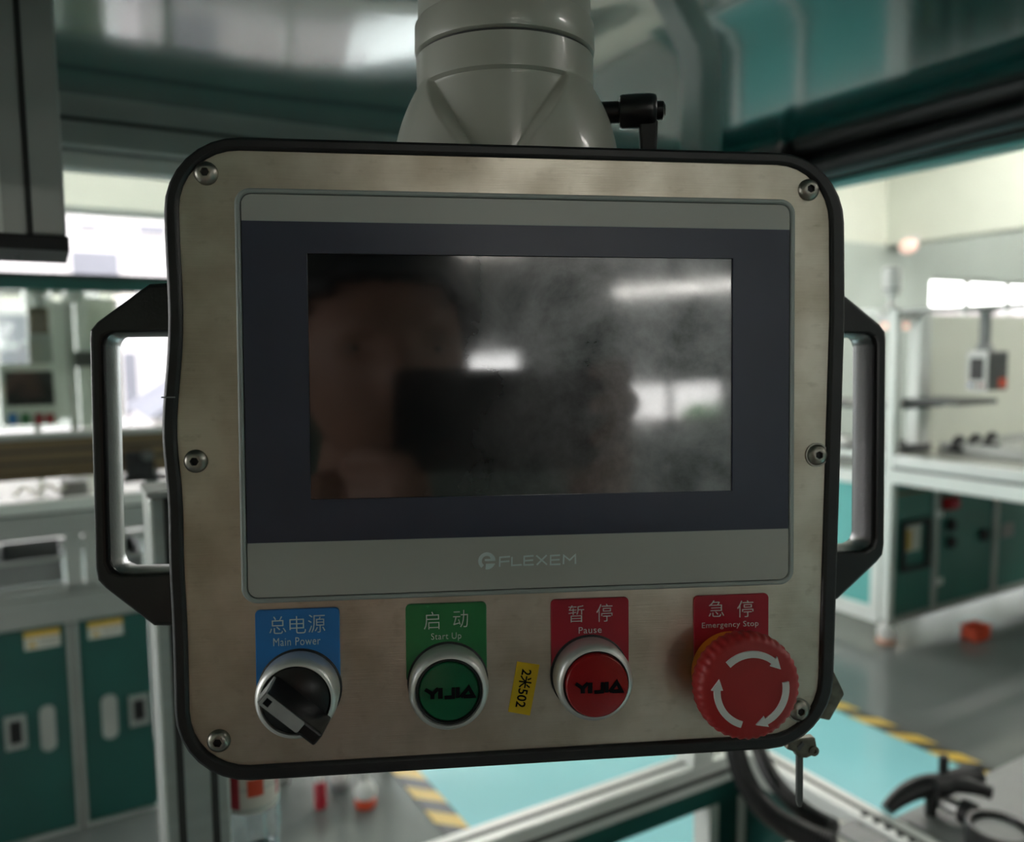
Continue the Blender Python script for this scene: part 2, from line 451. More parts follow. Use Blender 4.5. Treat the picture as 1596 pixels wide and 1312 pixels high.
struct(rbuild(B().box(A0-.24, A1+.24, B0-.24, B1+.24, ZC, ZC+.2), 'ceiling', 'ceil'))
_bm = ona(1380, 382, 0) if False else onb(1380, 382, 7.0)
BEAM_A, BEAM_Z = float(_bm[0]), float(_bm[2])
struct(rbuild(B().box(BEAM_A, BEAM_A+.35, B0, B1, BEAM_Z, ZC), 'trim_1', 'wall'))
struct(rbuild(B().box(A0, A1, B1-.02, B1, 0, .10), 'baseboard_back', 'grey'))
struct(rbuild(B().box(7.4, W2[0], B1-.008, B1, .10, BEAM_Z).box(W2[0], W2[1], B1-.008, B1, .10, W2[2]).box(W2[0], W2[1], B1-.008, B1, W2[3], BEAM_Z).box(W2[1], A1, B1-.008, B1, .10, BEAM_Z).box(BEAM_A+.35, A1, B1-.008, B1, BEAM_Z, ZC), 'trim_6', 'wall_shaded'))  # thin sheet that paints shade onto the right part of the back wall

def window(num, along, at_, th, h, step, transom=None):
    u0, u1, z0, z1 = h
    def bx(b, p0, p1, q0, q1, d0, d1):
        return b.box(p0, p1, at_+d0, at_+d1, q0, q1) if along == 'a' else b.box(at_+d0, at_+d1, p0, p1, q0, q1)
    b = B(); w = .05; d0, d1 = .09, .15
    bx(b, u0, u1, z0, z0+w, d0, d1); bx(b, u0, u1, z1-w, z1, d0, d1); bx(b, u0, u0+w, z0, z1, d0, d1); bx(b, u1-w, u1, z0, z1, d0, d1)
    o = struct(rbuild(b, 'window_%d' % num, 'frame'))
    n = max(1, round((u1-u0)/step))
    for k in range(1, n):
        c = u0 + (u1-u0)*k/n
        bx(B_ := B(), c-.03, c+.03, z0+w, z1-w, d0, d1); B_.build('mullion', 'frame', o)
    for k in range(n):
        e0, e1 = u0 + (u1-u0)*k/n, u0 + (u1-u0)*(k+1)/n
        bx(B_ := B(), e0+.02, e1-.02, z0+.04, z1-.04, .118, .122); B_.build('pane', 'pane', o)
    B_ = B(); bx(B_, u0-.05, u1+.05, z0-.04, z0, (-.06 if at_ > 0 or along == 'b' and False else -.0), th); B_.build('sill', 'frame', o)
    # daylight portal in the opening
    ld = bpy.data.lights.new('window_portal', 'AREA'); ld.shape = 'RECTANGLE'; ld.size = u1-u0; ld.size_y = z1-z0
    ld.cycles.is_portal = True
    lo = bpy.data.objects.new('window_portal', ld); COL.objects.link(lo)
    inward = {('a', True): (0, -1, 0), ('a', False): (0, 1, 0), ('b', False): (1, 0, 0), ('b', True): (-1, 0, 0)}[(along, at_ > 0)]
    dirw = ROOM.to_3x3() @ Vector(inward)
    q = dirw.to_track_quat('-Z', 'Y')
    c = ((u0+u1)/2, at_+th*(.95 if at_ > 0 else .05), (z0+z1)/2) if along == 'a' else (at_+th*.05, (u0+u1)/2, (z0+z1)/2)
    lo.matrix_world = Matrix.Translation(RW(*c)) @ q.to_matrix().to_4x4()
    return o
window(1, 'a', B1, .24, W1, 2.75)
window(2, 'a', B1, .24, W2, 1.10)
window(3, 'a', B0-.24, .24, W3, .6)
window(4, 'a', B0-.24, .24, W4, .8)
window(5, 'b', A0-.24, .24, W5, 1.7)

# ground and the buildings outside the back windows
struct(rbuild(B().box(-60, 80, -60, 90, -.5, -.21), 'trim_2', 'ground'))
def outside_block(name, label, a0, a1, b0, b1, z1, wins, roof):
    r = rthing(name, label, 'building', (a0+a1)/2, b0, -.2)
    part(B().box(a0, a1, b0, b1, -.2, z1), 'facade', 'building', r)
    for (u, v, w, h) in wins:
        p = part(B().box(u, u+w, b0-.06, b0-.0, v, v+h), 'window_surround', 'building', r)
        part(B().box(u+.04, u+w-.04, b0-.075, b0-.058, v+.03, v+h-.03), 'window_pane', 'outside_glass', r, p)
    if roof:
        part(B().prism([(a0-.1, z1), (a1+.1, z1), ((a0+a1)/2, z1+1.0)], b0-.3, b1), 'roof', 'outside_glass', r)
    else:
        part(B().box(a0-.15, a1+.15, b0-.15, b1+.15, z1, z1+.25), 'parapet', 'building', r)
outside_block('apartment_building', 'pale pinkish building with rows of windows outside the left windows', -9, 6.5, 17, 25, 9,
              [(.45, 2.75, .85, .62), (1.6, 3.7, .55, .22), (.62, 3.72, .35, .16), (1.22, .25, .30, 1.25), (-1.6, .9, .75, 1.3), (-.75, .9, .5, 1.3), (2.6, 2.75, .85, .62), (-3.0, 2.75, .85, .62), (-4.5, .9, 1.1, 1.3), (3.2, .6, 1.0, 1.2)], False)
outside_block('storage_shed', 'low pale shed with a pitched grey roof outside the left windows', 1.18, 4.0, 11.5, 14.5, .62, [(1.5, .0, .6, .4)], True)
outside_block('factory_block', 'pale flat-roofed block seen through the high right windows', 24, 60, 26, 36, 3.3,
              [(u, v, 1.6, 1.0) for u in (26, 30, 34, 38, 42, 46, 50, 54) for v in (1.7,)], False)

# hedge outside the front windows (mirrored in the dark display)
hg = rthing('hedge', 'green hedge outside the front windows, mirrored in the dark screen', 'hedge', -1.4, -8.6, -.2)
hb__ = B(); rng_ = random.Random(3)
for k in range(44):
    hb__.ell((-3.4+.095*k+rng_.uniform(-.1, .1), -8.6+rng_.uniform(-.25, .25), .55+rng_.uniform(-.1, 1.15)), (.24+rng_.random()*.12, .22, .22+rng_.random()*.1), 10, 7)
part(hb__, 'foliage', 'leaf', hg, smooth=True)
part(B().tube([(-3.2, -8.6, -.2), (-3.2, -8.6, .8)], .05, 8), 'stem', 'trunk', hg)
part(B().tube([(.6, -8.6, -.2), (.6, -8.6, .8)], .05, 8), 'stem', 'trunk', hg)

# painted walkway with hazard tape
wk0, wk1 = 1.04, 2.66
struct(rbuild(B().box(wk0, wk1, B0, 4.6, 0, .002), 'trim_3', 'walk'))
struct(rbuild(B().box(wk0-.08, wk0, B0, 4.6, 0, .003), 'trim_4', 'hazard'))
struct(rbuild(B().box(wk1, wk1+.08, B0, 4.6, 0, .003), 'trim_5', 'hazard'))

# fluorescent ceiling lights, unseen; all but the mirrored one added to brighten the hall
for i, (a, b) in enumerate([(6.0, 1.4), (6.0, 4.6), (8.6, 1.4), (8.6, 4.6), (12.0, 1.4), (12.0, 4.6), (14.6, 1.4), (14.6, 4.6), (2.6, 4.6), (-.6, 4.6), (6.0, -1.0), (8.4, -1.0), (-.1, -5.2), (-1.35, -4.9), (4.4, -3.6)]):
    z = 2.45 if b < -5 else 2.85 if b < -4 else 3.92
    r = rthing('ceiling_light', 'low tube light mirrored as a pale streak in the dark screen' if b < -5 else 'white twin tube light hanging from the hall ceiling', 'lamp', a, b, z, 'fluorescent lights along the hall ceiling')  # the twin tube lights are unseen, added to brighten hall, bench and box
    part(B().box(a-.65, a+.65, b-.09, b+.09, z, z+.05), 'housing', 'white', r)
    for s in (-1, 1):
        part(B().tube([(a-.60, b+s*.05, z-.02), (a+.60, b+s*.05, z-.02)], .014, 8), 'tube', 'tube_soft' if b < -5 else 'tube_mid' if b < -4 else 'tube', r)
    for s in (-1, 1):
        part(B().tube([(a+s*.5, b, z+.05), (a+s*.5, b, ZC)], .006, 6), 'hanger', 'grey', r)

def profile(b, p0, p1, w, h, up=(0, 0, 1)):     # plain square-section beam
    return b.bar(p0, p1, w, h, up)
def grooves(p0, p1, offs, w, up, side):         # thin dark T-slot strips standing just proud of a beam's face
    b = B()
    p0, p1 = Vector(p0), Vector(p1)
    for o in offs:
        d = Vector(up)*o + Vector(side)
        b.bar(p0+d, p1+d, .001, w, up)
    return b

# ================================================================== own workstation: hood, frame, hanging profile
HA, HB, HZ = .955, 1.078, 1.75
hood = rthing('machine_hood', 'glossy dark green hood panel roofing over the hanging control box', 'hood', 0, .5, HZ)
def hood_z(a, b):                            # left half of the sheet dished to catch the window reflection
    t = max(0, min(1, (.58-a)/.36)); t = t*t*(3-2*t)
    return HZ - t*.105*min(.55, HB-b)
ga, gb = np.linspace(-1.5, HA, 60), np.linspace(.05, HB, 28)
vs = [(a, b, hood_z(a, b)) for b in gb for a in ga] + [(a, b, HZ+.03) for b in gb for a in ga]
na, nb = len(ga), len(gb); fs = []
for j in range(nb-1):
    for i in range(na-1):
        q = j*na+i; fs += [(q, q+na, q+na+1, q+1), (nb*na+q, nb*na+q+1, nb*na+q+na+1, nb*na+q+na)]
edge = list(range(na)) + [j*na+na-1 for j in range(1, nb)] + [(nb-1)*na+i for i in range(na-2, -1, -1)] + [j*na for j in range(nb-2, 0, -1)]
fs += [(edge[k], edge[(k+1) % len(edge)], nb*na+edge[(k+1) % len(edge)], nb*na+edge[k]) for k in range(len(edge))]
part(B().poly_faces(vs, fs), 'panel', 'hood', hood, smooth=True, sharp=40)
part(B().box(-1.5, HA, HB-.004, HB, HZ+.03, HZ+.30), 'side_skirt', 'green_panel', hood)
part(B().box(HA-.004, HA, .05, HB-.004, HZ+.03, HZ+.30), 'side_skirt', 'green_panel', hood)
fr = rthing('hood_frame', 'grey slotted aluminium beam along the left edge under the green hood', 'beam', -.3, HB+.03, HZ-.055)
part(B().box(-1.5, HA+.05, HB+.001, HB+.046, HZ-.058, HZ+.002), 'beam', 'alu_dull', fr, bevel=.002)
part(B().box(-1.5, HA+.05, HB-.0005, HB+.001, HZ-.030, HZ-.026), 'slot', 'groove', fr)
part(B().box(-1.5, HA+.05, HB+.02, HB+.028, HZ-.0592, HZ-.058), 'slot', 'groove', fr)
part(B().box(-1.5, HA+.05, HB+.046, HB+.08, HZ-.075, HZ-.05), 'lower_rail', 'alu_white', fr, bevel=.004)

def zat(px, py, a): return float(ona(px, py, a)[2])
zc0, zc1 = zat(1596, 112, .97), zat(1596, 188, .97)
cable = rthing('conduit_bundle', 'pair of thick black conduits running along the right edge of the green hood', 'conduit', .985, .6, zc1)
part(B().box(1.002, 1.012, -.2, 1.30, zc1-.004, HZ+.02), 'duct_back', 'black_matt', cable)
for k, (da, dz) in enumerate(((-.004, -.012), (.0, -.044))):
    pts = [(.985+da+.003*math.sin(b*9+k), b, zc0+dz-.004*math.sin(b*6+k*2)) for b in np.linspace(.0, 1.30, 24)]
    part(B().tube(pts, .0165, 12), 'conduit', 'hose', cable, smooth=True)
for b in (.50, .85, 1.16):
    part(B().lathe([(.034, -.006), (.036, 0), (.034, .006)], (.983, b, zc0-.028), 'y', 20), 'cable_tie', 'black_matt', cable, smooth=True)
rl = rthing('side_rail', 'pale grey aluminium rail with a teal strip under the right hood edge', 'beam', 1.04, .6, zc1-.05)
z1_, z2_, z3_ = zat(1596, 190, 1.03), zat(1596, 206, 1.03), zat(1596, 226, 1.03)
part(B().box(1.02, 1.06, -.2, 1.5, z2_, z1_), 'rail', 'alu_white', rl, bevel=.002)
part(B().box(1.022, 1.058, -.2, 1.5, z3_, z2_), 'teal_strip', 'teal', rl, bevel=.002)
part(B().box(1.0195, 1.022, -.2, 1.5, z3_+.5*(z2_-z3_)-.002, z3_+.5*(z2_-z3_)+.002), 'slot', 'groove', rl)

# hanging aluminium column upper left, with a black end cap
corner = Vector((-.300, .552, 0))
ca_, cb_ = corner.x*C30 + corner.y*S30, -corner.x*S30 + corner.y*C30
zbot = float(onb(118, 392, cb_)[2])
hc = rthing('hanging_column', 'wide grey aluminium column with black end cap hanging from the hood at upper left', 'column', ca_-.06, cb_+.04, zbot)
CT = min(hood_z(ca_-.16, cb_), hood_z(ca_, cb_+.085)) - .001
part(B().box(ca_-.16, ca_, cb_, cb_+.085, zbot+.010, CT), 'column_body', 'alu_dull', hc, bevel=.002)
gx = float(onb(37, 200, cb_)[0]); gx2 = float(onb(4, 250, cb_)[0])
part(B().box(gx-.0018, gx+.0018, cb_-.0008, cb_+.001, zbot+.010, CT-.001), 'slot', 'groove', hc)
part(B().box(gx-.030, gx-.0030, cb_-.0018, cb_+.001, zbot+.010, CT-.001), 'cover_strip', 'alu_dull', hc)
part(B().box(gx2-.03, gx2-.002, cb_-.0026, cb_+.001, zbot+.010, CT-.001), 'cover_strip', 'alu_white', hc)
ec = part(B().box(ca_-.162, ca_+.0012, cb_-.0012, cb_+.087, zbot, zbot+.010), 'end_cap', 'black_matt', hc, bevel=.0008)
part(B().lathe([(.003, 0), (.003, .0008), (.0018, .0009), (.0018, .0004)], (ca_-.03, cb_+.05, zbot), '-z', 12), 'cap_screw', 'darkgrey', hc, ec)

# lower frame of the same workstation
TZ = .75
fa, fb = 1.035, .985
tb = rthing('frame_table', 'pale slotted aluminium table frame with green side panels below the control box', 'frame', fa-.4, fb-.3, 0)
def beam(root, p0, p1, w, h, m='alu_white', name='beam', slots=True, up=(0, 0, 1)):
    part(B().bar(p0, p1, w, h, up), name, m, root, bevel=.002)
beam(tb, (-1.0, fb, TZ-.022), (fa+.022, fb, TZ-.022), .045, .045)
beam(tb, (-1.0, fb-.002, TZ-.062), (fa-.02, fb-.002, TZ-.062), .040, .034, name='lower_beam', m='green_panel')
beam(tb, (fa, fb-.024, TZ-.022), (fa, -.2, TZ-.022), .045, .045)
beam(tb, (fa, fb-.024, TZ-.066), (fa, -.2, TZ-.066), .040, .04, name='lower_beam', m='green_panel')
for off in (-.008,):
    part(B().box(-1.0, fa+.022, fb-.004, fb+.004, TZ+.0002, TZ+.0012), 'slot', 'groove', tb)
    part(B().box(fa-.004, fa+.004, -.2, fb-.03, TZ+.0002, TZ+.0012), 'slot', 'groove', tb)
    part(B().box(-1.0, fa-.022, fb-.0235, fb-.0222, TZ-.028, TZ-.020), 'slot', 'groove', tb)
po = onb(1100, 1270, fb)
pa = float(po[0])
part(B().box(pa-.010, pa+.012, fb-.02, fb+.02, .0, TZ-.08), 'inner_post', 'alu_white', tb, bevel=.002)
part(B().box(pa+.012, fa-.02, fb-.012, fb-.004, .05, TZ-.08), 'side_panel', 'green_panel', tb)
part(B().box(fa-.012, fa-.004, -.2, fb-.02, .05, TZ-.09), 'side_panel', 'green_panel', tb)
part(B().box(fa-.022, fa+.022, fb-.022, fb+.022, 0, TZ-.045), 'leg', 'alu_white', tb, bevel=.002)
part(B().box(fa-.022, fa+.022, -.22, -.18, 0, TZ-.045), 'leg', 'alu_white', tb, bevel=.002)
part(B().box(.90, .945, 1.008-.045, 1.008, TZ, HZ-.001), 'corner_post', 'alu_white', tb, bevel=.002)
for zz_ in (1.02, 1.30):
    part(B().box(.905, 1.06, .925, .962, zz_, zz_+.02), 'hose_clamp', 'black_matt', tb, bevel=.003)
# corner plate and inner table plate (bottom right)
pc = onz(1300, 1290, TZ)
part(B().box(fa-.42, fa-.035, -.15, float(pc[1])+.02, TZ-.020, TZ-.008), 'table_plate', 'label_white', tb, bevel=.001)
br = part(B().box(fa-.075, fa-.028, .30, float(pc[1])+.005, TZ-.008, TZ-.003), 'fixing_strip', 'grey', tb, bevel=.001)
for k in range(5):
    part(B().lathe([(.005, 0), (.0045, .002), (.0, .003)], (fa-.010, float(onz(1352+21*k, 1268+9*k, TZ)[1]), TZ+.0005), 'z', 12), 'bolt', 'darkgrey', tb)
part(B().box(fa-.15, fa-.105, .40, .46, TZ-.008, TZ-.007), 'yellow_mark', 'label_yellow', tb)

# side tray with tool and black ring
ga0 = fa+.026
tray = rthing('side_tray', 'flat mid grey tray mounted outside the table frame at bottom right', 'tray', ga0+.25, .52, TZ-.06)
part(B().box(ga0, ga0+.55, .15, .72, TZ-.06, TZ-.012), 'body', 'grey', tray, bevel=.006)
part(B().box(ga0+.02, ga0+.53, .17, .70, TZ-.013, TZ-.010), 'lid', 'grey', tray, bevel=.001)
TT = TZ-.010
tool = rthing('gripper_tool', 'black tool with a thick curved handle lying on the grey tray', 'tool', 1.22, .62, TT)
p0, p1, p2, p3 = [Vector(onz(*k, z)) for k, z in (((1382, 1262), TT+.015), ((1415, 1222), TT+.045), ((1470, 1207), TT+.06), ((1545, 1236), TT+.045))]
hp = []
for t in np.linspace(0, 1, 18):
    hp.append(p0*(1-t)**3 + p1*3*t*(1-t)**2 + p2*3*t*t*(1-t) + p3*t**3)
part(B().tube(hp, [.010+.006*math.sin(PI*min(1, t*1.1)) for t in np.linspace(0, 1, 18)], 12), 'handle', 'hose', tool, smooth=True)
part(B().tube([p2+Vector((-.03, 0, -.012)), p2+Vector((.055, -.02, -.006))], .017, 12), 'trigger_block', 'black_matt', tool, smooth=True)
part(B().tube([p2+Vector((0, 0, .0)), p2+Vector((0, 0, .03))], .007, 10), 'knob', 'black_matt', tool, smooth=True)
q0, q1 = Vector(onz(1452, 1240, TT+.02)), Vector(onz(1500, 1263, TT+.02))
part(B().tube([q0, q1], .012, 14), 'shaft', 'chrome', tool, smooth=True)
part(B().tube([q1, q1+(q1-q0).normalized()*.016], .018, 14), 'nose', 'black_matt', tool, smooth=True)
part(B().tube([hp[9]+Vector((0, 0, 0)), Vector((hp[9].x, hp[9].y, TT+.001))], .009, 10), 'stand', 'black_matt', tool, smooth=True)
rc = Vector(onz(1548, 1292, TT+.05)) + Vector((.016, 0, 0)); RR = .042
cup = rthing('black_pot', 'round black pot with a dull grey lid standing on the grey tray', 'pot', rc.x, rc.y, TT)
part(B().lathe([(RR*.88, 0), (RR, .006), (RR, .042), (RR*.97, .050), (RR*.86, .050), (RR*.80, .044), (RR*.80, .030)], (rc.x, rc.y, TT), 'z', 40), 'body', 'blackp', cup, smooth=True)
part(B().lathe([(RR*.78, .030), (RR*.78, .040), (RR*.74, .043), (0, .044)], (rc.x, rc.y, TT), 'z', 40), 'lid', 'grey', cup, smooth=True)

# black corrugated hoses curling down behind the box
def bez(P, n):
    return [P[0]*(1-t)**3 + P[1]*3*t*(1-t)**2 + P[2]*3*t*t*(1-t) + P[3]*t**3 for t in np.linspace(0, 1, n)]
for k, (pp, rad) in enumerate(((((1140, 1120), (1148, 1250), (1210, 1290), (1300, 1318)), .0145), (((1172, 1120), (1185, 1215), (1235, 1260), (1300, 1290)), .0115))):
    zz = (TZ+.10, TZ+.03, TZ+.005, TZ+.0)
    dk = k*.035
    P = [Vector(onb(*pp[0], fb-.13+dk)), Vector(onb(*pp[1], fb-.20+dk)), Vector(onb(*pp[2], fb-.30+dk)), Vector(onb(*pp[3], fb-.37+dk))]
    n = 220
    pts = bez(P, n)
    tq = Vector((.985+.05*k, .905, 0))
    pts = [Vector((tq.x, tq.y, 1.34)), Vector((tq.x, tq.y, 1.15)), Vector((tq.x*.6+P[0].x*.4, tq.y*.6+P[0].y*.4, 1.0)), P[0]+Vector((0, 0, .06))] + pts
    rs = [rad]*4 + [rad*(1.0+.09*math.sin(i*2*PI/4)) for i in range(n)]
    o = rbuild(B().tube(pts, rs, 12), 'corrugated_hose', 'hose', smooth=True, sharp=80)
    tag(o, ['thicker left black corrugated hose curling down behind the red stop button', 'thinner right black corrugated hose curling down behind the red stop button'][k], 'hose', 'black corrugated hoses')

# wide upright profile and the bottle, lower left
pb = .60
e0, e1 = onb(250, 1150, pb), onb(356, 1150, pb)
ua0, ua1 = float(e0[0]), float(e1[0])
utop = float(onb(250, 775, pb)[2])
up_ = rthing('upright_profile', 'wide grey slotted aluminium upright standing left below the control box', 'post', (ua0+ua1)/2, pb+.03, 0)
part(B().box(ua0, ua1, pb, pb+.045, 0, utop), 'profile_body', 'alu', up_, bevel=.002)
uw = ua1-ua0
for t in (.26, .76):
    part(B().box(ua0+uw*t-.0026, ua0+uw*t+.0026, pb-.0008, pb+.001, 0, utop-.001), 'slot', 'groove', up_)
part(B().box(ua0+.001, ua0+.0025, pb-.0015, pb+.001, 0, utop-.001), 'edge_bead', 'alu_white', up_)
part(B().box(ua0-.0015, ua1+.0015, pb-.0015, pb+.0465, utop, utop+.004), 'end_cap', 'alu_dull', up_, bevel=.001)
bz = float(onb(395, 1345, pb+.02)[2])
bc = onb(396, 1300, pb+.035); br_ = abs(float(onb(437, 1300, pb+.035)[0]-onb(355, 1300, pb+.035)[0]))/2*1.02
bca, bcb = float(bc[0]), pb+.035
part(B().box(ua1, bca+br_*.85, pb-.02, pb+.050, bz-.008, bz), 'bracket_shelf', 'groove', up_, bevel=.001)
bot = rthing('water_bottle', 'clear plastic bottle with a red and white wrapper beside the upright profile', 'bottle', bca, bcb, bz)
hb = .215
prof = [(br_*.80, 0), (br_*.97, .008), (br_, .02)] + [(br_*(1-.03*(k % 2)), .03+.008*k) for k in range(6)] + [(br_*.97, .08), (br_*.97, .145), (br_, .15), (br_*.92, .165), (br_*.6, .185), (br_*.40, .195), (br_*.40, hb-.004), (0, hb-.004)]
part(B().lathe(prof, (bca, bcb, bz), 'z', 36), 'bottle_body', 'bottle', bot, smooth=True)
zt = float(onb(396, 1262, pb+.0)[2]) - bz
part(B().lathe([(br_*.99, zt-.012), (br_*.995, zt-.010), (br_*.995, .143), (br_*.99, .145)], (bca, bcb, bz), 'z', 36), 'wrapper', 'label_white', bot, smooth=True)
def curved_patch(a0, a1, z0, z1, r, n=8):
    vs, fs = [], []
    for k in range(n+1):
        t = a0+(a1-a0)*k/n
        for z in (z0, z1): vs.append((bca+r*math.cos(t), bcb+r*math.sin(t), z))
    fs = [(2*k, 2*k+2, 2*k+3, 2*k+1) for k in range(n)]
    return B().poly_faces(vs, fs)
part(curved_patch(-2.75, -2.25, bz+zt-.008, bz+zt+.018, br_*1.003), 'red_print', 'red', bot)
part(curved_patch(-1.95, -1.35, bz+zt+.002, bz+zt+.016, br_*1.003), 'orange_print', 'redbox', bot)
part(curved_patch(-.75, -.55, bz+zt-.004, bz+zt+.03, br_*1.003), 'red_print', 'red', bot)
part(curved_patch(-2.9, -.4, bz+zt+.026, bz+zt+.030, br_*1.003), 'red_print', 'red', bot)
part(B().lathe([(br_*.46, hb-.012), (br_*.46, hb+.004), (0, hb+.005)], (bca, bcb, bz), 'z', 24), 'cap', 'white', bot, smooth=True)

# ================================================================== left station behind (front plane b = 2.70)
LB = 2.70
def L_(px, py, b=LB): r = onb(px, py, b); return float(r[0]), float(r[2])
xa = lambda px, py=1100: L_(px, py)[0]
za = lambda px, py: L_(px, py)[1]
cd0, cd1 = xa(110), xa(128)                       # centre stile
cde = xa(239)
ztop = za(120, 968); zbotm = za(120, 1290)
dw = cd0 - xa(-70)
cab = rthing('storage_cabinet', 'low cabinet with two dark green doors and warning labels at lower left', 'cabinet', cd0-.1, LB+.25, 0)
xl = cd0-.52
part(B().box(xl, cde, LB+.03, LB+.50, zbotm+.0, ztop), 'body', 'green_panel', cab)
part(B().box(cd0, cd1, LB, LB+.04, zbotm-.03, ztop+.02), 'stile', 'alu_dull', cab, bevel=.002)
part(B().box((cd0+cd1)/2-.003, (cd0+cd1)/2+.003, LB-.001, LB+.01, zbotm-.03, ztop+.02), 'slot', 'groove', cab)
part(B().box(xl, cde+.05, LB, LB+.04, zbotm-.035, zbotm), 'bottom_rail', 'alu_dull', cab, bevel=.002)
part(B().box(xl, cde+.05, LB-.002, LB+.04, ztop, za(120, 925)), 'top_rail', 'alu', cab, bevel=.002)
part(B().box(xl, cde+.05, LB+.05, LB+.5, 0, zbotm-.03), 'plinth', 'black_matt', cab)
def door(x0, x1, latch_px, plate_px, label_px):
    d = part(B().box(x0, x1, LB+.008, LB+.03, zbotm+.004, ztop-.004), 'door', 'green_panel', cab, bevel=.002)
    (l0, l1, l2, l3) = latch_px
    u0, w1 = L_(l0, l3); u1, w0 = L_(l1, l2)
    w0, w1 = max(w0, w1), min(w0, w1)
    part(B().ring([(u0, w1), (u1, w1), (u1, w0), (u0, w0)], [(u0+.013, w1+.016), (u1-.013, w1+.016), (u1-.013, w0-.016), (u0+.013, w0-.016)], LB+.001, LB+.0085), 'latch', 'alu', cab, d) if False else \
        B().ring([(u0, w1), (u1, w1), (u1, w0), (u0, w0)], [(u0+.012, w1+.016), (u1-.012, w1+.016), (u1-.012, w0-.016), (u0+.012, w0-.016)], LB+.001, LB+.009).build('latch', 'alu', d, mtx=Matrix.Translation(-_base[cab.name]))
    part(B().box(u0+.011, u1-.011, LB+.0065, LB+.0085, w1+.015, w0-.015), 'latch_recess', 'black_matt', cab, d)
    (l0, l1, l2, l3) = plate_px
    u0, w1 = L_(l0, l3); u1, w0 = L_(l1, l2); r = (u1-u0)/2*.98
    part(B().prism(rrect(u0, u1, w1, w0, r, 6), LB+.003, LB+.0085), 'pull_plate', 'alu_dull', cab, d, bevel=.001)
    (l0, l1, l2, l3) = label_px
    u0, w1 = L_(l0, l3); u1, w0 = L_(l1, l2)
    part(B().box(u0, u1, LB+.0068, LB+.0085, w1, w0), 'warning_label', 'label_white', cab, d)
    part(B().box(u0, u1, LB+.0062, LB+.0070, w0-(w0-w1)*.34, w0), 'label_header', 'label_yellow', cab, d)
    tx = u0+(u1-u0)*.22; tz = w1+(w0-w1)*.14; tr = (w0-w1)*.36
    part(B().prism([(tx-tr*.6, tz), (tx+tr*.6, tz), (tx, tz+tr)], LB+.0062, LB+.007), 'warning_triangle', 'label_yellow', cab, d)
    part(B().box(u0+(u1-u0)*.42, u0+(u1-u0)*.93, LB+.0062, LB+.007, w1+(w0-w1)*.40, w1+(w0-w1)*.47).box(u0+(u1-u0)*.42, u0+(u1-u0)*.88, LB+.0062, LB+.007, w1+(w0-w1)*.22, w1+(w0-w1)*.28), 'print_lines', 'grey', cab, d)
    return d
door(xl+.01, cd0-.001, (9, 40, 1113, 1172), (65, 85, 1098, 1174), (38, 93, 978, 1016))
door(cd1+.001, cde, (203, 231, 1080, 1134), (161, 182, 1081, 1155), (138, 191, 963, 998))

bn = rthing('assembly_bench', 'grey aluminium bench frame with open lower bays above the green cabinet', 'bench', cd0-.1, LB+.3, za(120, 925))
zr0, zr1, zr2 = za(120, 925), za(120, 832), za(120, 795)
zr3 = za(120, 776)
xr = xa(268, 850)+.55
part(B().box(xl, xr, LB, LB+.045, zr2-.0, zr3), 'top_rail', 'alu_white', bn, bevel=.003)
part(B().box(xl, xr, LB+.004, LB+.049, zr1, zr2-.006), 'lower_rail', 'alu', bn, bevel=.003)
part(B().box(xl, xr, LB+.012, LB+.044, zr2-.006, zr2), 'slot', 'groove', bn)
part(B().box(xl, xr, LB+.045, LB+.75, zr3-.03, zr3-.012), 'table_top', 'bench_top', bn, bevel=.002)
for p0, p1 in ((102, 128), (133, 152), (233, 262)):
    part(B().box(xa(p0, 870), xa(p1, 870), LB+.005, LB+.05, zr0, zr1), 'bay_panel', 'alu_dull', bn, bevel=.003)
part(B().box(xa(152, 870), xa(197, 870), LB+.02, LB+.03, zr0, zr1), 'bay_panel', 'alu_dull', bn)
part(B().box(xl, xr, LB+.005, LB+.05, zr0, zr0+.03), 'bay_sill', 'alu', bn, bevel=.003)
part(B().box(xl, xr, LB+.70, LB+.75, zr0, zr0+.03), 'rear_sill', 'alu', bn, bevel=.003)
for x in (xl+.02, xr-.03):
    part(B().box(x, x+.04, LB+.70, LB+.745, 0, zr3-.03), 'rear_leg', 'alu', bn, bevel=.003)
part(B().box(xr-.035, xr, LB+.003, LB+.043, 0, zr1), 'front_leg', 'alu', bn, bevel=.003)
# trays seen in the open bays
for k, (p0, p1, y0, y1, nm, mt) in enumerate(((-10, 97, 908, 874, 'grey', 'wide grey tray in the left open bay of the bench'), (198, 226, 898, 868, 'grey', 'narrow grey tray in the right open bay of the bench'))):
    u0, u1 = xa(p0, 890), xa(p1, 890); w0 = zr0+.03; w1 = max(w0+.03, za(p1, y1))
    t = rthing('parts_tray', mt, 'tray', (u0+u1)/2, LB+.25, w0)
    part(B().box(u0, u1, LB+.06, LB+.35, w0, w0+.006).box(u0, u1, LB+.06, LB+.066, w0, w1).box(u0, u1, LB+.344, LB+.35, w0, w1).box(u0, u0+.006, LB+.06, LB+.35, w0, w1).box(u1-.006, u1, LB+.06, LB+.35, w0, w1), 'shell', nm, t)
    part(B().box(u0-.004, u1+.004, LB+.052, LB+.06, w1-.008, w1+.003), 'rim', 'alu', t, bevel=.001)

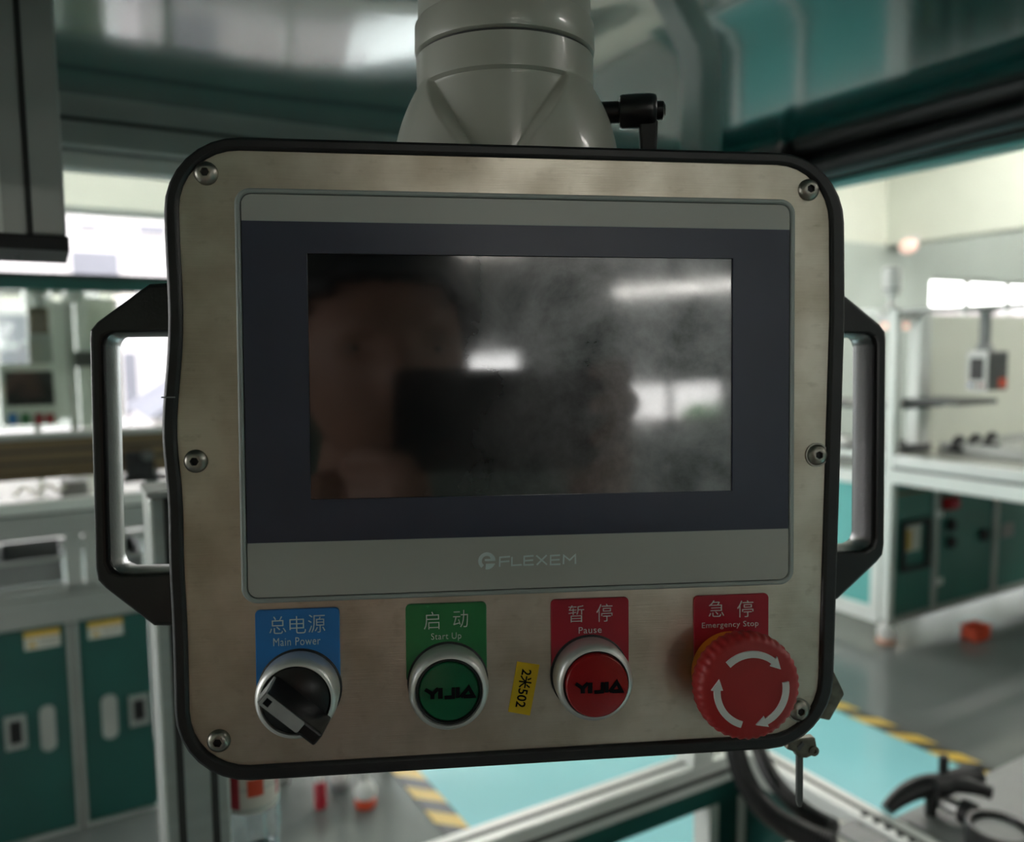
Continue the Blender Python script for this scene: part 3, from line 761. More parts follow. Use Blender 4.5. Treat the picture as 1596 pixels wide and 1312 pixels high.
# bronze conveyor rail
zk0, zk1 = za(120, 742), za(120, 672)
cv = rthing('conveyor_rail', 'bronze coloured slotted rail running across the left bench', 'rail', cd0, LB+.02, zk0)
xe = xa(262, 700)+.45
part(B().box(xl, xe, LB, LB+.05, zk0+.012, zk1-.018), 'rail_body', 'bronze', cv, bevel=.003)
part(B().box(xl, xe, LB-.006, LB+.055, zk1-.018, zk1), 'upper_lip', 'alu_dull', cv, bevel=.003)
part(B().box(xl, xe, LB-.006, LB+.055, zk0, zk0+.012), 'lower_lip', 'bronze', cv, bevel=.003)
for t in (.35, .62):
    part(B().box(xl, xe, LB-.0012, LB+.001, zk0+(zk1-zk0)*t-.004, zk0+(zk1-zk0)*t+.004), 'slot', 'groove', cv)
for x in (xl+.06, xa(262, 700)-.05, xe-.06):
    part(B().box(x-.02, x+.02, LB+.01, LB+.045, zr3-.012, zk0+.002), 'foot', 'alu_dull', cv, bevel=.002)
u0, u1 = xa(194, 720), xa(238, 720)
se = rthing('sensor_block', 'black sensor block with a round knob clamped to the bronze rail', 'sensor', (u0+u1)/2, LB-.03, za(200, 742))
w0, w1 = za(210, 742), za(210, 702)
part(B().box(u0, u1, LB-.045, LB-.006, w0, w1), 'body', 'black_matt', se, bevel=.005)
part(B().box(u0-.01, xa(258, 720), LB-.05, LB-.006, w0-.012, w0+.004), 'base_plate', 'blackp', se, bevel=.003)
part(B().lathe([(.017, 0), (.017, .014), (.010, .018), (0, .018)], ((u0+u1)/2+.02, LB-.045, w1-.012), '-y', 20), 'knob', 'darkgrey', se, smooth=True)
# cable and small box on the bench top
pt = [Vector((xa(20+9*k, 765), LB+.12+.03*math.sin(k*1.3), zr3+.006+.02*abs(math.sin(k*.8)))) for k in range(12)]
o = rbuild(B().tube(pt, .006, 8), 'bench_cable', 'label_white', smooth=True); tag(o, 'pale cable looped on the left bench top under the bronze rail', 'cable')
o = rbuild(B().box(xa(95, 765), xa(140, 765), LB+.10, LB+.20, zr3-.012, zr3+.035), 'small_box', 'grey', bevel=.003); tag(o, 'small grey box on the left bench top under the bronze rail', 'box')

# upper frame of the left station
zu0, zu1 = za(120, 453), za(120, 430)
uf = rthing('station_frame', 'tall pale frame with a dark teal cross beam above the left bench', 'frame', cd0, LB+.4, zr3)
part(B().box(xl, xe, LB, LB+.045, zu0, zu1-.006), 'cross_beam', 'green_panel', uf, bevel=.003)
part(B().box(xl, xe, LB-.004, LB+.05, zu1-.006, zu1+.006), 'beam_cap', 'groove', uf)
PB_ = LB+.72
def LP(px, py): r = onb(px, py, PB_); return float(r[0]), float(r[2])
for p0, p1, m in ((104, 117, 'alu_dull'), (121, 140, 'alu_white'), (46, 56, 'alu_dull'), (270, 284, 'alu_dull')):
    part(B().box(LP(p0, 550)[0], LP(p1, 550)[0], PB_, PB_+.045, zr3-.012, zu1-.006), 'post', m, uf, bevel=.003)
for x in (LP(115, 550)[0], LP(276, 550)[0]):
    part(B().box(x-.02, x+.02, LB+.045, PB_, zu0, zu1-.010), 'side_beam', 'alu_dull', uf, bevel=.003)
part(B().box(LP(57, 550)[0], LP(104, 550)[0], PB_+.015, PB_+.022, LP(50, 655)[1], LP(50, 462)[1]), 'back_panel', 'alu_white', uf)
part(B().box(LP(140, 550)[0], LP(188, 550)[0], PB_+.015, PB_+.022, LP(50, 655)[1], LP(50, 462)[1]), 'back_panel', 'wall', uf)
part(B().box(LP(115, 550)[0], LP(150, 550)[0], PB_-.01, PB_+.0, LP(100, 572)[1], LP(100, 548)[1]), 'dark_plate', 'darkgrey', uf, bevel=.003)
part(B().box(LP(-20, 550)[0], LP(160, 550)[0], LB+.05, LB+.056, zk1+.01, zu0), 'acrylic_guard', 'acrylic', uf)
for k, (p0, p1, yy) in enumerate(((2, 33, 466), (80, 96, 466), (152, 205, 463))):
    r0, r1 = LP(p0, yy), LP(p1, yy)
    t = rthing('bench_light', ['short tube light under the teal beam at far left', 'tiny tube light under the teal beam left of the pale post', 'long tube light under the teal beam beside the handle'][k], 'lamp', (r0[0]+r1[0])/2, PB_-.08, r0[1], 'tube lights under the teal beam')
    part(B().box(r0[0], r1[0], PB_-.12, PB_-.04, r0[1]+.008, r0[1]+.022), 'housing', 'white', t)
    part(B().tube([(r0[0]+.002, PB_-.08, r0[1]), (r1[0]-.002, PB_-.08, r0[1])], .011, 10), 'tube', 'tube_dim', t)
    part(B().box((r0[0]+r1[0])/2-.01, (r0[0]+r1[0])/2+.01, PB_-.09, PB_-.0, r0[1]+.02, zu1-.012), 'bracket', 'white', t)

# second control box hanging in the left station
HB2 = LB+.35
def LH(px, py): r = onb(px, py, HB2); return float(r[0]), float(r[2])
u0, w0 = LH(4, 664); u1, w1 = LH(88, 566)
rb = rthing('control_box', 'small pale hanging control box with dark screen and coloured buttons at left', 'control box', (u0+u1)/2, HB2, w0)
part(B().prism(rrect(u0, u1, w0, w1, .012, 5), HB2, HB2+.07), 'housing', 'alu_white', rb, bevel=.003)
s0, s1 = LH(10, 633), LH(82, 578)
part(B().box(s0[0], s1[0], HB2-.003, HB2+.001, s0[1], s1[1]), 'screen', 'blackp', rb, bevel=.002)
for (px, m) in ((20, 'blue'), (40, 'green'), (61, 'red'), (78, 'red')):
    c = LH(px, 653)
    part(B().box(c[0]-.012, c[0]+.012, HB2-.002, HB2+.001, c[1]-.014, c[1]+.018), 'label_plate', m, rb)
    part(B().lathe([(.011, 0), (.011, .012), (.009, .014), (0, .014)], (c[0], HB2, c[1]-.008), '-y', 16), 'button', m, rb, smooth=True)
am = LH(62, 520)
sa = rthing('support_column', 'grey brown swivel column holding the small control box at left', 'column', am[0], HB2+.035, w1)
part(B().box(am[0]-.035, am[0]+.035, HB2+.01, HB2+.06, w1+.0005, LH(62, 520)[1]), 'coupling', 'alu_dull', sa, bevel=.006)
part(B().box(am[0]-.028, am[0]+.028, HB2+.012, HB2+.058, LH(62, 520)[1], LH(62, 478)[1]), 'neck', 'bronze', sa, bevel=.004)
part(B().tube([(am[0], HB2+.035, LH(62, 478)[1]), (am[0], HB2+.035, zu0+.01)], .02, 16), 'tube', 'alu_dull', sa, smooth=True)
part(B().box(am[0]-.03, am[0]+.03, LB+.045, HB2+.06, zu0+.01, zu0+.03), 'mount', 'alu_dull', sa)

# ================================================================== small things on the floor, seen under the box
def foot(px, py, m, lab, h=.07, r=.034, name='leveling_caster'):
    c = onz(px, py, 0)
    t = rthing(name, lab, 'caster', float(c[0]), float(c[1]), 0, 'caster wheels on the floor')
    part(B().lathe([(r*.9, 0), (r, .006), (r, .020), (r*.7, .026), (0, .026)], (c[0], c[1], 0.003), 'z', 24), 'pad', m, t, smooth=True)
    part(B().lathe([(r*.55, .024), (r*.95, .036), (r*1.05, .055), (r*.8, .075), (r*.35, .085), (0, .086)], (c[0], c[1], 0), 'z', 24), 'dome', 'white', t, smooth=True)
    part(B().tube([(c[0], c[1], .08), (c[0], c[1], .08+h)], r*.3, 10), 'stem', 'chrome', t, smooth=True)
    return c
foot(570, 1256, 'redbox', 'white caster with an orange pad, nearer of the two below the box', .06)
foot(530, 1228, 'grey', 'white caster with a grey pad, farther of the two below the box', .06)
c = onz(500, 1258, 0)
t = rthing('red_canister', 'little red canister with a pale cap standing on the dark floor below the box', 'canister', float(c[0]), float(c[1]), 0)
part(B().lathe([(.017, 0), (.020, .004), (.020, .075), (.014, .085), (.010, .09), (0, .09)], (c[0], c[1], 0), 'z', 24), 'body', 'red', t, smooth=True)
part(B().lathe([(.012, .088), (.012, .112), (.009, .116), (0, .116)], (c[0], c[1], 0), 'z', 20), 'cap', 'white', t, smooth=True)
mf = onz(545, 1215, 0)
t = rthing('machine_stand', 'low aluminium machine leg frame standing behind the casters below the box', 'frame', float(mf[0]), float(mf[1])+.1, 0)
part(B().box(mf[0]-.25, mf[0]+.22, mf[1]+.08, mf[1]+.12, .14, .185), 'cross_rail', 'alu_white', t, bevel=.003)
for d in (-.2, .0, .17):
    part(B().box(mf[0]+d-.02, mf[0]+d+.02, mf[1]+.08, mf[1]+.12, 0, .50), 'leg', 'alu', t, bevel=.003)
part(B().box(mf[0]-.25, mf[0]+.22, mf[1]+.08, mf[1]+.12, .50, .545), 'top_rail', 'alu_white', t, bevel=.003)

# ================================================================== right bench (corner post at a = 3.455, b = 2.39)
KA, KB = 3.455, 2.39
f_ = onz(1376, 1003, 0); KA, KB = float(f_[0])+.02, float(f_[1])
def RA(px, py): r = ona(px, py, KA); return float(r[1]), float(r[2])       # on the long side (plane a = KA)
def RB(px, py, b=None): r = onb(px, py, (KB if b is None else b)); return float(r[0]), float(r[2])
zsh = RA(1392, 489)[1]; zt1 = RA(1392, 708)[1]; zt2 = RA(1392, 726)[1]; zt3 = RA(1392, 730)[1]; zt4 = RA(1392, 752)[1]
rbn = rthing('inspection_bench', 'long pale framed bench with green underside panels at the right', 'bench', KA+.4, KB-.6, 0)
E_ = 1.02                                            # bench end (outside the frame)
D_ = 1.85                                           # depth of the bench
part(B().box(KA-.022, KA+.022, KB-.022, KB+.022, .12, zsh+.02), 'corner_post', 'alu_white', rbn, bevel=.003)
part(B().box(KA-.022, KA+.022, E_, E_+.044, 0, zsh+.02), 'corner_post', 'alu_white', rbn, bevel=.003)
part(B().box(KA-.025, KA+.025, E_+.05, KB-.022, zt2, zt1), 'table_edge', 'alu', rbn, bevel=.004)
part(B().box(KA-.020, KA+.020, E_+.05, KB-.022, zt3, zt2), 'slot', 'groove', rbn)
part(B().box(KA-.025, KA+.022, E_+.05, KB-.022, zt4, zt3), 'apron_rail', 'alu_white', rbn, bevel=.004)
part(B().box(KA+.025, KA+D_, E_+.05, KB+.02, zt1-.02, zt1-.002), 'table_top', 'bench_top', rbn, bevel=.002)
# inner end panels under the table, along b = KB
zb0 = .09
px_div = [1392, 1456, 1549, 1640, 1730]
xs = [float(onb(p, 860, KB)[0]) for p in px_div]
for i in range(len(xs)-1):
    part(B().box(xs[i], xs[i+1], KB+.004, KB+.012, zb0+.03, zt4), 'end_panel', 'green_panel_lit', rbn)
part(B().box(float(onb(1432, 600, KB)[0])+.05, KA+D_, KB+.012, KB+.02, zt1-.002, zsh-.002), 'end_board', 'wall', rbn)
for x in xs[1:]:
    part(B().box(x-.018, x+.018, KB-.012, KB+.03, zb0, zt4), 'divider_post', 'alu_dull', rbn, bevel=.003)
part(B().box(KA+.022, xs[-1], KB-.012, KB+.03, zb0, zb0+.03), 'bottom_rail', 'alu_dull', rbn, bevel=.003)
d0, d1 = RB(1392, 770), RB(1456, 768)
part(B().box(KA+.022, d1[0], KB-.004, KB+.004, d0[1]-.012, d0[1]), 'inner_trim', 'bronze', rbn)
u0, w0 = RB(1402, 892); u1, w1 = RB(1447, 806)
part(B().ring([(u0, w0), (u1, w0), (u1, w1), (u0, w1)], [(u0+.02, w0+.02), (u1-.02, w0+.02), (u1-.02, w1-.02), (u0+.02, w1-.02)], KB-.02, KB+.004), 'box_frame', 'groove', rbn, bevel=.003)
u0, w0 = RB(1404, 862); u1, w1 = RB(1434, 815)
part(B().box(u0, u1, KB-.008, KB+.004, w0, w1), 'document_pocket', 'label_white', rbn, bevel=.003)
part(B().box(u0+.02, u0+(u1-u0)*.45, KB-.010, KB-.007, w0+.01, w1-.02), 'document', 'label_yellow', rbn)
s = RB(1478, 783); part(B().box(s[0]-.05, s[0]+.05, KB-.035, KB+.004, s[1]-.032, s[1]+.032), 'main_switch', 'redcap', rbn, bevel=.006)
part(B().lathe([(.018, 0), (.018, .02), (0, .02)], (s[0], KB-.035, s[1]), '-y', 16), 'switch_knob', 'red', rbn)
for yy in (818, 845):
    s = RB(1481, yy); part(B().lathe([(.032, 0), (.032, .02), (.022, .026), (0, .018)], (s[0], KB+.004, s[1]), '-y', 20), 'socket', 'black_matt', rbn, smooth=True)
for yy in (800, 905):
    s = RB(1460, yy); part(B().box(s[0]-.03, s[0]+.025, KB-.02, KB-.011, s[1]-.018, s[1]+.018), 'hinge', 'alu_white', rbn, bevel=.003)
s = RB(1532, 833); part(B().box(s[0]-.03, s[0]+.03, KB-.02, KB+.004, s[1]-.03, s[1]+.03), 'panel_latch', 'black_matt', rbn, bevel=.004)
s = RB(1571, 826); part(B().box(s[0]-.06, s[0]+.06, KB-.001, KB+.004, s[1]-.04, s[1]+.04), 'notice', 'grey', rbn)
# leveling foot of the corner post
part(B().lathe([(.040, 0), (.044, .006), (.042, .022), (0, .022)], (KA, KB, .002), 'z', 24), 'foot_pad', 'orange_pale', rbn, smooth=True)
part(B().lathe([(.030, .022), (.042, .045), (.038, .080), (.018, .10), (.016, .122), (0, .122)], (KA, KB, 0), 'z', 24), 'foot_cup', 'white', rbn, smooth=True)
# shelf and rear post
zs2 = RA(1392, 500)[1]
part(B().box(KA-.02, KA+.02, E_, KB-.022, zsh-.004, zsh+.02), 'shelf_rail', 'alu_dull', rbn, bevel=.003)
part(B().box(KA-.021, KA-.019, E_+.05, KB-.022, zsh-.001, zsh+.007), 'slot', 'groove', rbn)
rp = onb(1432, 600, KB); ra = float(rp[0])
part(B().box(ra-.045, ra+.045, KB-.03, KB+.03, zt1-.002, zsh+.02), 'rear_post', 'alu_white', rbn, bevel=.004)
part(B().box(KA+.022, ra+.05, KB-.02, KB+.02, zsh-.03, zsh+.016), 'shelf_end', 'alu_dull', rbn, bevel=.003)
u0, w0 = RB(1388, 630, KB-.05); u1, w1 = RB(1474, 617, KB-.05)
part(B().box(KA+.03, u1, KB-.30, KB-.04, w0, w1), 'small_shelf', 'darkgrey', rbn, bevel=.003)
part(B().box(KA+.03, u1, KB-.04, KB-.028, w0-.03, w1), 'shelf_bracket', 'darkgrey', rbn)
bl = ona(1430, 506, KA+.12)
t = rthing('bench_light', 'tube light with pinkish glow under the right bench shelf', 'lamp', KA+.3, float(bl[1]), float(bl[2]), 'tube lights on the benches')
part(B().tube([(KA+.05, KB+.10, zsh-.055), (KA+.50, KB+.10, zsh-.055)], .020, 12), 'tube', 'lamp', t, smooth=True)
part(B().box(KA+.04, KA+.52, KB+.06, KB+.14, zsh-.034, zsh-.004), 'housing', 'white', t, bevel=.003)
part(B().box(KA+.04, KA+.10, KB+.02, KB+.12, zsh-.010, zsh+.004), 'bracket', 'white', t)

# teal bench beyond, lit from the windows
ob = rthing('teal_bench', 'bench with bright teal side panels and a pale frame beyond the right handle', 'bench', KA+.3, KB+.8, 0)
z0_, z1_ = RA(1340, 955)[1], RA(1318, 772)[1]
L2 = KB+.035; L3 = KB+1.06
def TA(px, py): r = ona(px, py, KA+.01); return float(r[1]), float(r[2])
part(B().box(KA+.006, KA+.014, L2, L3, .16, zt4-.02), 'side_panel', 'teal', ob)
part(B().box(KA-.015, KA+.03, L2, L3, .09, .165), 'bottom_rail', 'alu_white', ob, bevel=.003)
part(B().box(KA-.015, KA+.03, L2, L3, zt4-.03, zt4+.035), 'apron_rail', 'alu_white', ob, bevel=.003)
part(B().box(KA-.02, KA+.6, L2, L3, zt1-.03, zt1-.004), 'table_top', 'alu_white', ob, bevel=.003)
part(B().box(KA-.016, KA+.031, L2, L2+.05, .09, zt4), 'post', 'alu_white', ob, bevel=.003)
part(B().box(KA-.016, KA+.031, L3-.05, L3, 0, zt4), 'post', 'alu_white', ob, bevel=.003)
part(B().box(KA-.016, KA+.031, KB+.56, KB+.61, .16, zt4-.03), 'post', 'alu_white', ob, bevel=.003)
for b in (L2+.025, L3-.025):
    part(B().box(KA-.014, KA+.029, b-.02, b+.02, zt4+.03, zt1-.03), 'spacer', 'alu_dull', ob)
c = ona(1318, 690, KA+.2)
part(B().box(KA+.03, KA+.58, L2, L3, zt1-.004, zt1-.002), 'mat', 'grey', ob)
for b in (L2+.42, L2+.85):
    part(B().box(KA+.05, KA+.09, b, b+.04, zt1-.004, zsh), 'upright', 'alu_white', ob, bevel=.003)
part(B().box(KA+.03, KA+.5, L2+.1, L3-.05, RA(1318, 630)[1]-.02, RA(1318, 630)[1]), 'rack_shelf', 'darkgrey', ob)
part(B().box(KA+.05, KA+.09, L2+.1, L3-.05, zsh-.002, zsh+.03), 'head_rail', 'alu_white', ob, bevel=.003)
mc = rthing('machine_cabinet', 'dark green cabinet behind the box, mirrored as a dark band in the hood', 'cabinet', KA+.35, L3+.25, 0)
part(B().box(KA+.02, KA+.65, L3+.06, L3+.44, .06, 1.05), 'body', 'green_panel', mc, bevel=.004)
part(B().box(KA+.010, KA+.02, L3+.08, L3+.42, .10, 1.01), 'door', 'green_panel', mc, bevel=.002)
part(B().box(KA+.06, KA+.6, L3+.09, L3+.41, 0, .06), 'plinth', 'black_matt', mc)
cb = ona(1319, 690, KA+.10)
o = rbuild(B().ell((float(cb[0]), float(cb[1]), zt1+.028), (.05, .06, .030), 20, 12), 'white_cover', 'white', smooth=True); tag(o, 'rounded white cover on the teal bench seen through the right handle', 'cover')

# things on the right bench
sl = ona(1365, 478, KA)
t = rthing('stack_light', 'white stack light standing on top of the right bench frame', 'lamp', KA, KB, zsh+.02)
zz0 = zsh+.02
zz1 = RA(1376, 418)[1]
hh = zz1-zz0
part(B().lathe([(.040, 0), (.040, .012), (.018, .016), (.018, hh*.36), (0, hh*.36)], (KA-.012, KB+.016, zz0), 'z', 24), 'stem', 'white', t, smooth=True)
part(B().lathe([(.030, hh*.35), (.036, hh*.38), (.036, hh*.50), (.034, hh*.51), (.040, hh*.53), (.042, hh*.95), (.032, hh), (0, hh)], (KA-.012, KB+.016, zz0), 'z', 28), 'lens', 'white', t, smooth=True)
part(B().lathe([(.0365, hh*.44), (.0375, hh*.45), (.0375, hh*.48), (.0365, hh*.49)], (KA-.012, KB+.016, zz0), 'z', 28), 'collar', 'grey', t, smooth=True)

ck = ona(1415, 693, KA+.16)
coil = []
for k in range(70):
    a = k/70*2*PI*3
    coil.append((float(ck[0])+.11*math.cos(a)+.01*math.sin(a*3), float(ck[1])+.09*math.sin(a), zt1+.006+.012*(k/23)))
o = rbuild(B().tube(coil, .008, 8), 'cable_coil', 'darkgrey', smooth=True); tag(o, 'coiled dark cable lying on the right bench beside the post', 'cable')
o = rbuild(B().ell((float(ck[0])-.09, float(ck[1])-.02, zt1+.022), (.030, .036, .024), 16, 10), 'cable_plug', 'white', smooth=True); tag(o, 'small white plug lying by the coiled cable on the right bench', 'plug')
for k, (px, py, lab) in enumerate(((1492, 688, 'dark clamp, leftmost of the three tools at the back of the right bench'), (1518, 688, 'dark clamp, middle of the three tools at the back of the right bench'), (1543, 688, 'dark clamp, rightmost of the three tools at the back of the right bench'))):
    c = onz(px, 694, zt1)
    c = onb(px, py, KB-.16); a_, b_ = float(c[0]), KB-.16; zt_c = zt1+.012
    t = rthing('bench_clamp', lab, 'clamp', a_, b_, zt_c, 'dark tools on the right bench')
    part(B().box(a_-.038, a_+.038, b_-.03, b_+.03, zt_c, zt_c+.02), 'base', 'black_matt', t, bevel=.004)
    part(B().tube([(a_-.02, b_, zt_c+.018), (a_-.012, b_, zt_c+.055), (a_+.02, b_, zt_c+.065)], .014, 10), 'arm', 'black_matt', t, smooth=True)
    part(B().lathe([(.022, 0), (.022, .03), (0, .034)], (a_+.02, b_, zt_c+.040), 'z', 16), 'knob', 'darkgrey', t, smooth=True)

w0_, w1_ = onz(1488, 701, zt1), onz(1500, 676, zt1)
wa, wb = float(w0_[0])-.13, float(w0_[1])
t = rthing('work_tray', 'low pale grey work tray on the right bench holding the dark clamps', 'tray', wa+.5, wb, zt1-.002)
part(B().box(wa, wa+1.1, wb-.62, wb-.02, zt1-.002, zt1+.012), 'base', 'alu_dull', t, bevel=.003)
for (x0, x1, y0, y1) in ((wa, wa+.02, wb-.62, wb-.02), (wa+1.08, wa+1.1, wb-.62, wb-.02), (wa, wa+1.1, wb-.64, wb-.62), (wa, wa+1.1, wb-.02, wb)):
    part(B().box(x0, x1, y0, y1, zt1-.002, zt1+.05), 'rim', 'alu_dull', t, bevel=.003)

# hanging control box on the right bench
hcx = ona(1533, 578, KA+.25); ha, hb_, hz = float(hcx[0]), float(hcx[1]), float(hcx[2])
t = rthing('control_box', 'small control box hanging from the right bench shelf, pale front and dark side', 'control box', ha, hb_, hz-.095)
s_ = .0
part(B().box(ha-.045, ha+.125, hb_-.042, hb_+.045, hz-.09, hz+.09), 'housing', 'darkgrey', t, bevel=.006)
part(B().box(ha-.052, ha-.044, hb_-.046, hb_+.049, hz-.095, hz+.095), 'front_plate', 'white', t, bevel=.003)
part(B().box(ha-.055, ha-.051, hb_-.030, hb_+.032, hz-.04, hz+.06), 'screen', 'blackp', t, bevel=.002)
for k in range(4):
    part(B().lathe([(.010, 0), (.010, .010), (0, .012)], (ha-.052, hb_-.03+.02*k, hz-.065), 'x', 12), 'button', ['redcap', 'redcap', 'greencap', 'blue'][k], t) if False else part(B().ell((ha-.053, hb_-.03+.02*k, hz-.065), (.005, .007, .007), 12, 8), 'button', ['redcap', 'redcap', 'greencap', 'blue'][k], t, smooth=True)
part(B().box(ha+.05, ha+.11, hb_-.0435, hb_-.0415, hz-.075, hz-.035), 'side_label', 'redbox', t)
t2 = rthing('hanging_arm', 'grey arm carrying the small control box under the right bench shelf', 'arm', ha, hb_, hz+.09)
part(B().lathe([(.040, .0905), (.034, .115), (.024, .125), (.024, zsh-.01-hz), (.035, zsh-.005-hz), (.035, zsh-hz)], (ha, hb_, hz), 'z', 24), 'tube', 'grey', t2, smooth=True)
part(B().box(KA+.021, ha+.05, hb_-.03, hb_+.03, zsh-.002, zsh+.016), 'mount', 'alu_dull', t2, bevel=.003)

# red-orange crate on the floor, warm lamp on the beam
c = onz(1520, 994, 0); a_, b_ = float(c[0]), float(c[1])
t = rthing('floor_crate', 'small red orange crate standing on the grey floor at right', 'crate', a_, b_, 0)
part(B().box(a_-.058, a_+.058, b_-.04, b_+.04, 0.0, .012).box(a_-.058, a_+.058, b_-.04, b_-.034, .0, .065).box(a_-.058, a_+.058, b_+.034, b_+.04, .0, .065).box(a_-.058, a_-.052, b_-.04, b_+.04, 0, .065).box(a_+.052, a_+.058, b_-.04, b_+.04, 0, .065), 'body', 'redbox', t)
part(B().box(a_-.063, a_+.063, b_-.045, b_-.038, .060, .068).box(a_-.063, a_+.063, b_+.038, b_+.045, .060, .068).box(a_-.063, a_-.056, b_-.045, b_+.045, .060, .068).box(a_+.056, a_+.063, b_-.045, b_+.045, .060, .068), 'rim', 'redbox', t)
lp = ona(1417, 384, BEAM_A-.06)
t = rthing('wall_lamp', 'small round pinkish lamp fixed to the cream beam at upper right', 'lamp', BEAM_A-.03, float(lp[1]), float(lp[2]))
part(B().ell((BEAM_A-.08, float(lp[1]), float(lp[2])), (.08, .13, .10), 20, 12), 'globe', 'lamp', t, smooth=True)
part(B().box(BEAM_A-.03, BEAM_A, float(lp[1])-.10, float(lp[1])+.10, float(lp[2])-.02, float(lp[2])+.14), 'base', 'white', t, bevel=.01)

# ================================================================== the hanging control box (panel frame: x right, y into the box, z up)
def _rot(rx, ry, rz):
    c, s = math.cos, math.sin
    X = np.array([[1, 0, 0], [0, c(rx), -s(rx)], [0, s(rx), c(rx)]])
    Y = np.array([[c(ry), 0, s(ry)], [0, 1, 0], [-s(ry), 0, c(ry)]])
    Z = np.array([[c(rz), -s(rz), 0], [s(rz), c(rz), 0], [0, 0, 1]])
    return Z @ Y @ X
RM = _rot(-.03359032, -.11535598, .01115568); TV = np.array([.0050387, .00933557, .29295315])
_px, _py, _pz = WC @ RM[:, 0], WC @ RM[:, 2], WC @ RM[:, 1]; _pt = WC @ TV + np.array([0, 0, CAM_H])
PANEL = Matrix(((_px[0], _py[0], _pz[0], _pt[0]), (_px[1], _py[1], _pz[1], _pt[1]), (_px[2], _py[2], _pz[2], _pt[2]), (0, 0, 0, 1)))
def PX(px, py, h=0.):                       # point of the box front (h proud of it) seen at a pixel -> x, z
    r = np.array([(px-CX)/FPX, -(py-CY)/FPX, 1.]); n = RM[:, 2]; o = TV - n*h
    l = RM.T @ (r*((n @ o)/(n @ r)) - TV)
    return float(l[0]), float(l[1])
ZB = -.1362
SHIFT = Matrix.Translation((0, 0, -ZB))
box = thing('control_pendant', 'large black framed steel control box with touch screen, buttons and red stop', 'control box', mtx=PANEL @ Matrix.Translation((0, 0, ZB)))
def pp(b, name, m, parent=None, **kw): return b.build(name, m, parent or box, mtx=SHIFT, **kw)
def ptext(*a, **k):
    o = text_obj(*a, **k)
    for v in o.data.vertices: v.co.z -= ZB
    return o

OX0, OX1, OZ0, OZ1 = -.1252, .1226, -.1362, .0902
QX0, QX1, QZ0, QZ1 = -.1203, .1168, -.1308, .0857
def wav(pts):                                # the rubber edge is pressed out of line on the left side
    out = []
    for x, z in pts:
        if x > 0: x -= (max(0, .03-z)*.026 + max(0, z-.03)*.012)*min(1, x/.115)
        if x < -.11:
            x += -.0022*math.exp(-((z+.012)/.020)**2) + .0007*math.exp(-((z-.03)/.018)**2) - .0008*math.exp(-((z+.055)/.02)**2)
        out.append((x, z))
    return out
def dense(pts, step=.006):
    out = []
    for i, p in enumerate(pts):
        q = pts[(i+1) % len(pts)]; d = math.dist(p, q); n = max(1, int(d/step))
        out += [(p[0]+(q[0]-p[0])*k/n, p[1]+(q[1]-p[1])*k/n) for k in range(n)]
    return out
# housing, rubber edge, steel front
pp(B().prism(rrect(OX0+.003, OX1-.006, OZ0+.003, OZ1-.003, .024, 8), .006, .082), 'housing', 'rubber', bevel=.003)
n_c = 8
o_out = rrect(OX0, OX1, OZ0, OZ1, .026, n_c); o_in = rrect(QX0, QX1, QZ0, QZ1, .0205, n_c)
def dense2(a, b, step=.006):
    A, C = [], []
    for i in range(len(a)):
        j = (i+1) % len(a); n = max(1, int(math.dist(a[i], a[j])/step))
        for k in range(n):
            t = k/n
            A.append((a[i][0]+(a[j][0]-a[i][0])*t, a[i][1]+(a[j][1]-a[i][1])*t)); C.append((b[i][0]+(b[j][0]-b[i][0])*t, b[i][1]+(b[j][1]-b[i][1])*t))
    return wav(A), wav(C)
dA, dC = dense2(o_out, o_in)
tr = pp(B().ring(dA, dC, -.0016, .010), 'rubber_edge', 'rubber', bevel=.0012, smooth=True)
sz = PX(276, 619)[1]
pp(B().box(OX0-.0018, QX0-.0022, -.0019, .002, sz-.00025, sz+.00025), 'edge_joint', 'grey', tr)
pp(B().prism(wav(dense(rrect(QX0-.001, QX1+.001, QZ0-.001, QZ1+.001, .021, n_c))), 0, .004), 'front_plate', 'steel')
# screws
for k, (px, py) in enumerate(((320, 269), (1262, 295), (304, 719), (1275, 709), (340, 1156), (1247, 1108))):
    x, z = PX(px, py, .0012)
    sc = pp(B().lathe([(.0041, -.0005), (.0041, .0004), (.0037, .0013), (.0028, .0020), (.0019, .0023), (.0016, .0023), (.0016, .0009), (0, .0008)], (x, 0, z), '-y', 28), 'screw', 'screw', smooth=True, sharp=50)
    hx = circ(x, z, .00155, 6, k*.5)
    pp(B().ring(circ(x, z, .0021, 6, k*.5), hx, -.0024, -.0012), 'hex_socket', 'screw', sc)
    pp(B().prism(hx, -.0011, -.0009), 'socket_floor', 'black_matt', sc)
    if k == 3 or k == 5:
        pp(B().ring(circ(x, z, .0046, 28), circ(x, z, .0039, 28), -.0006, .0002), 'washer', 'screw', sc)

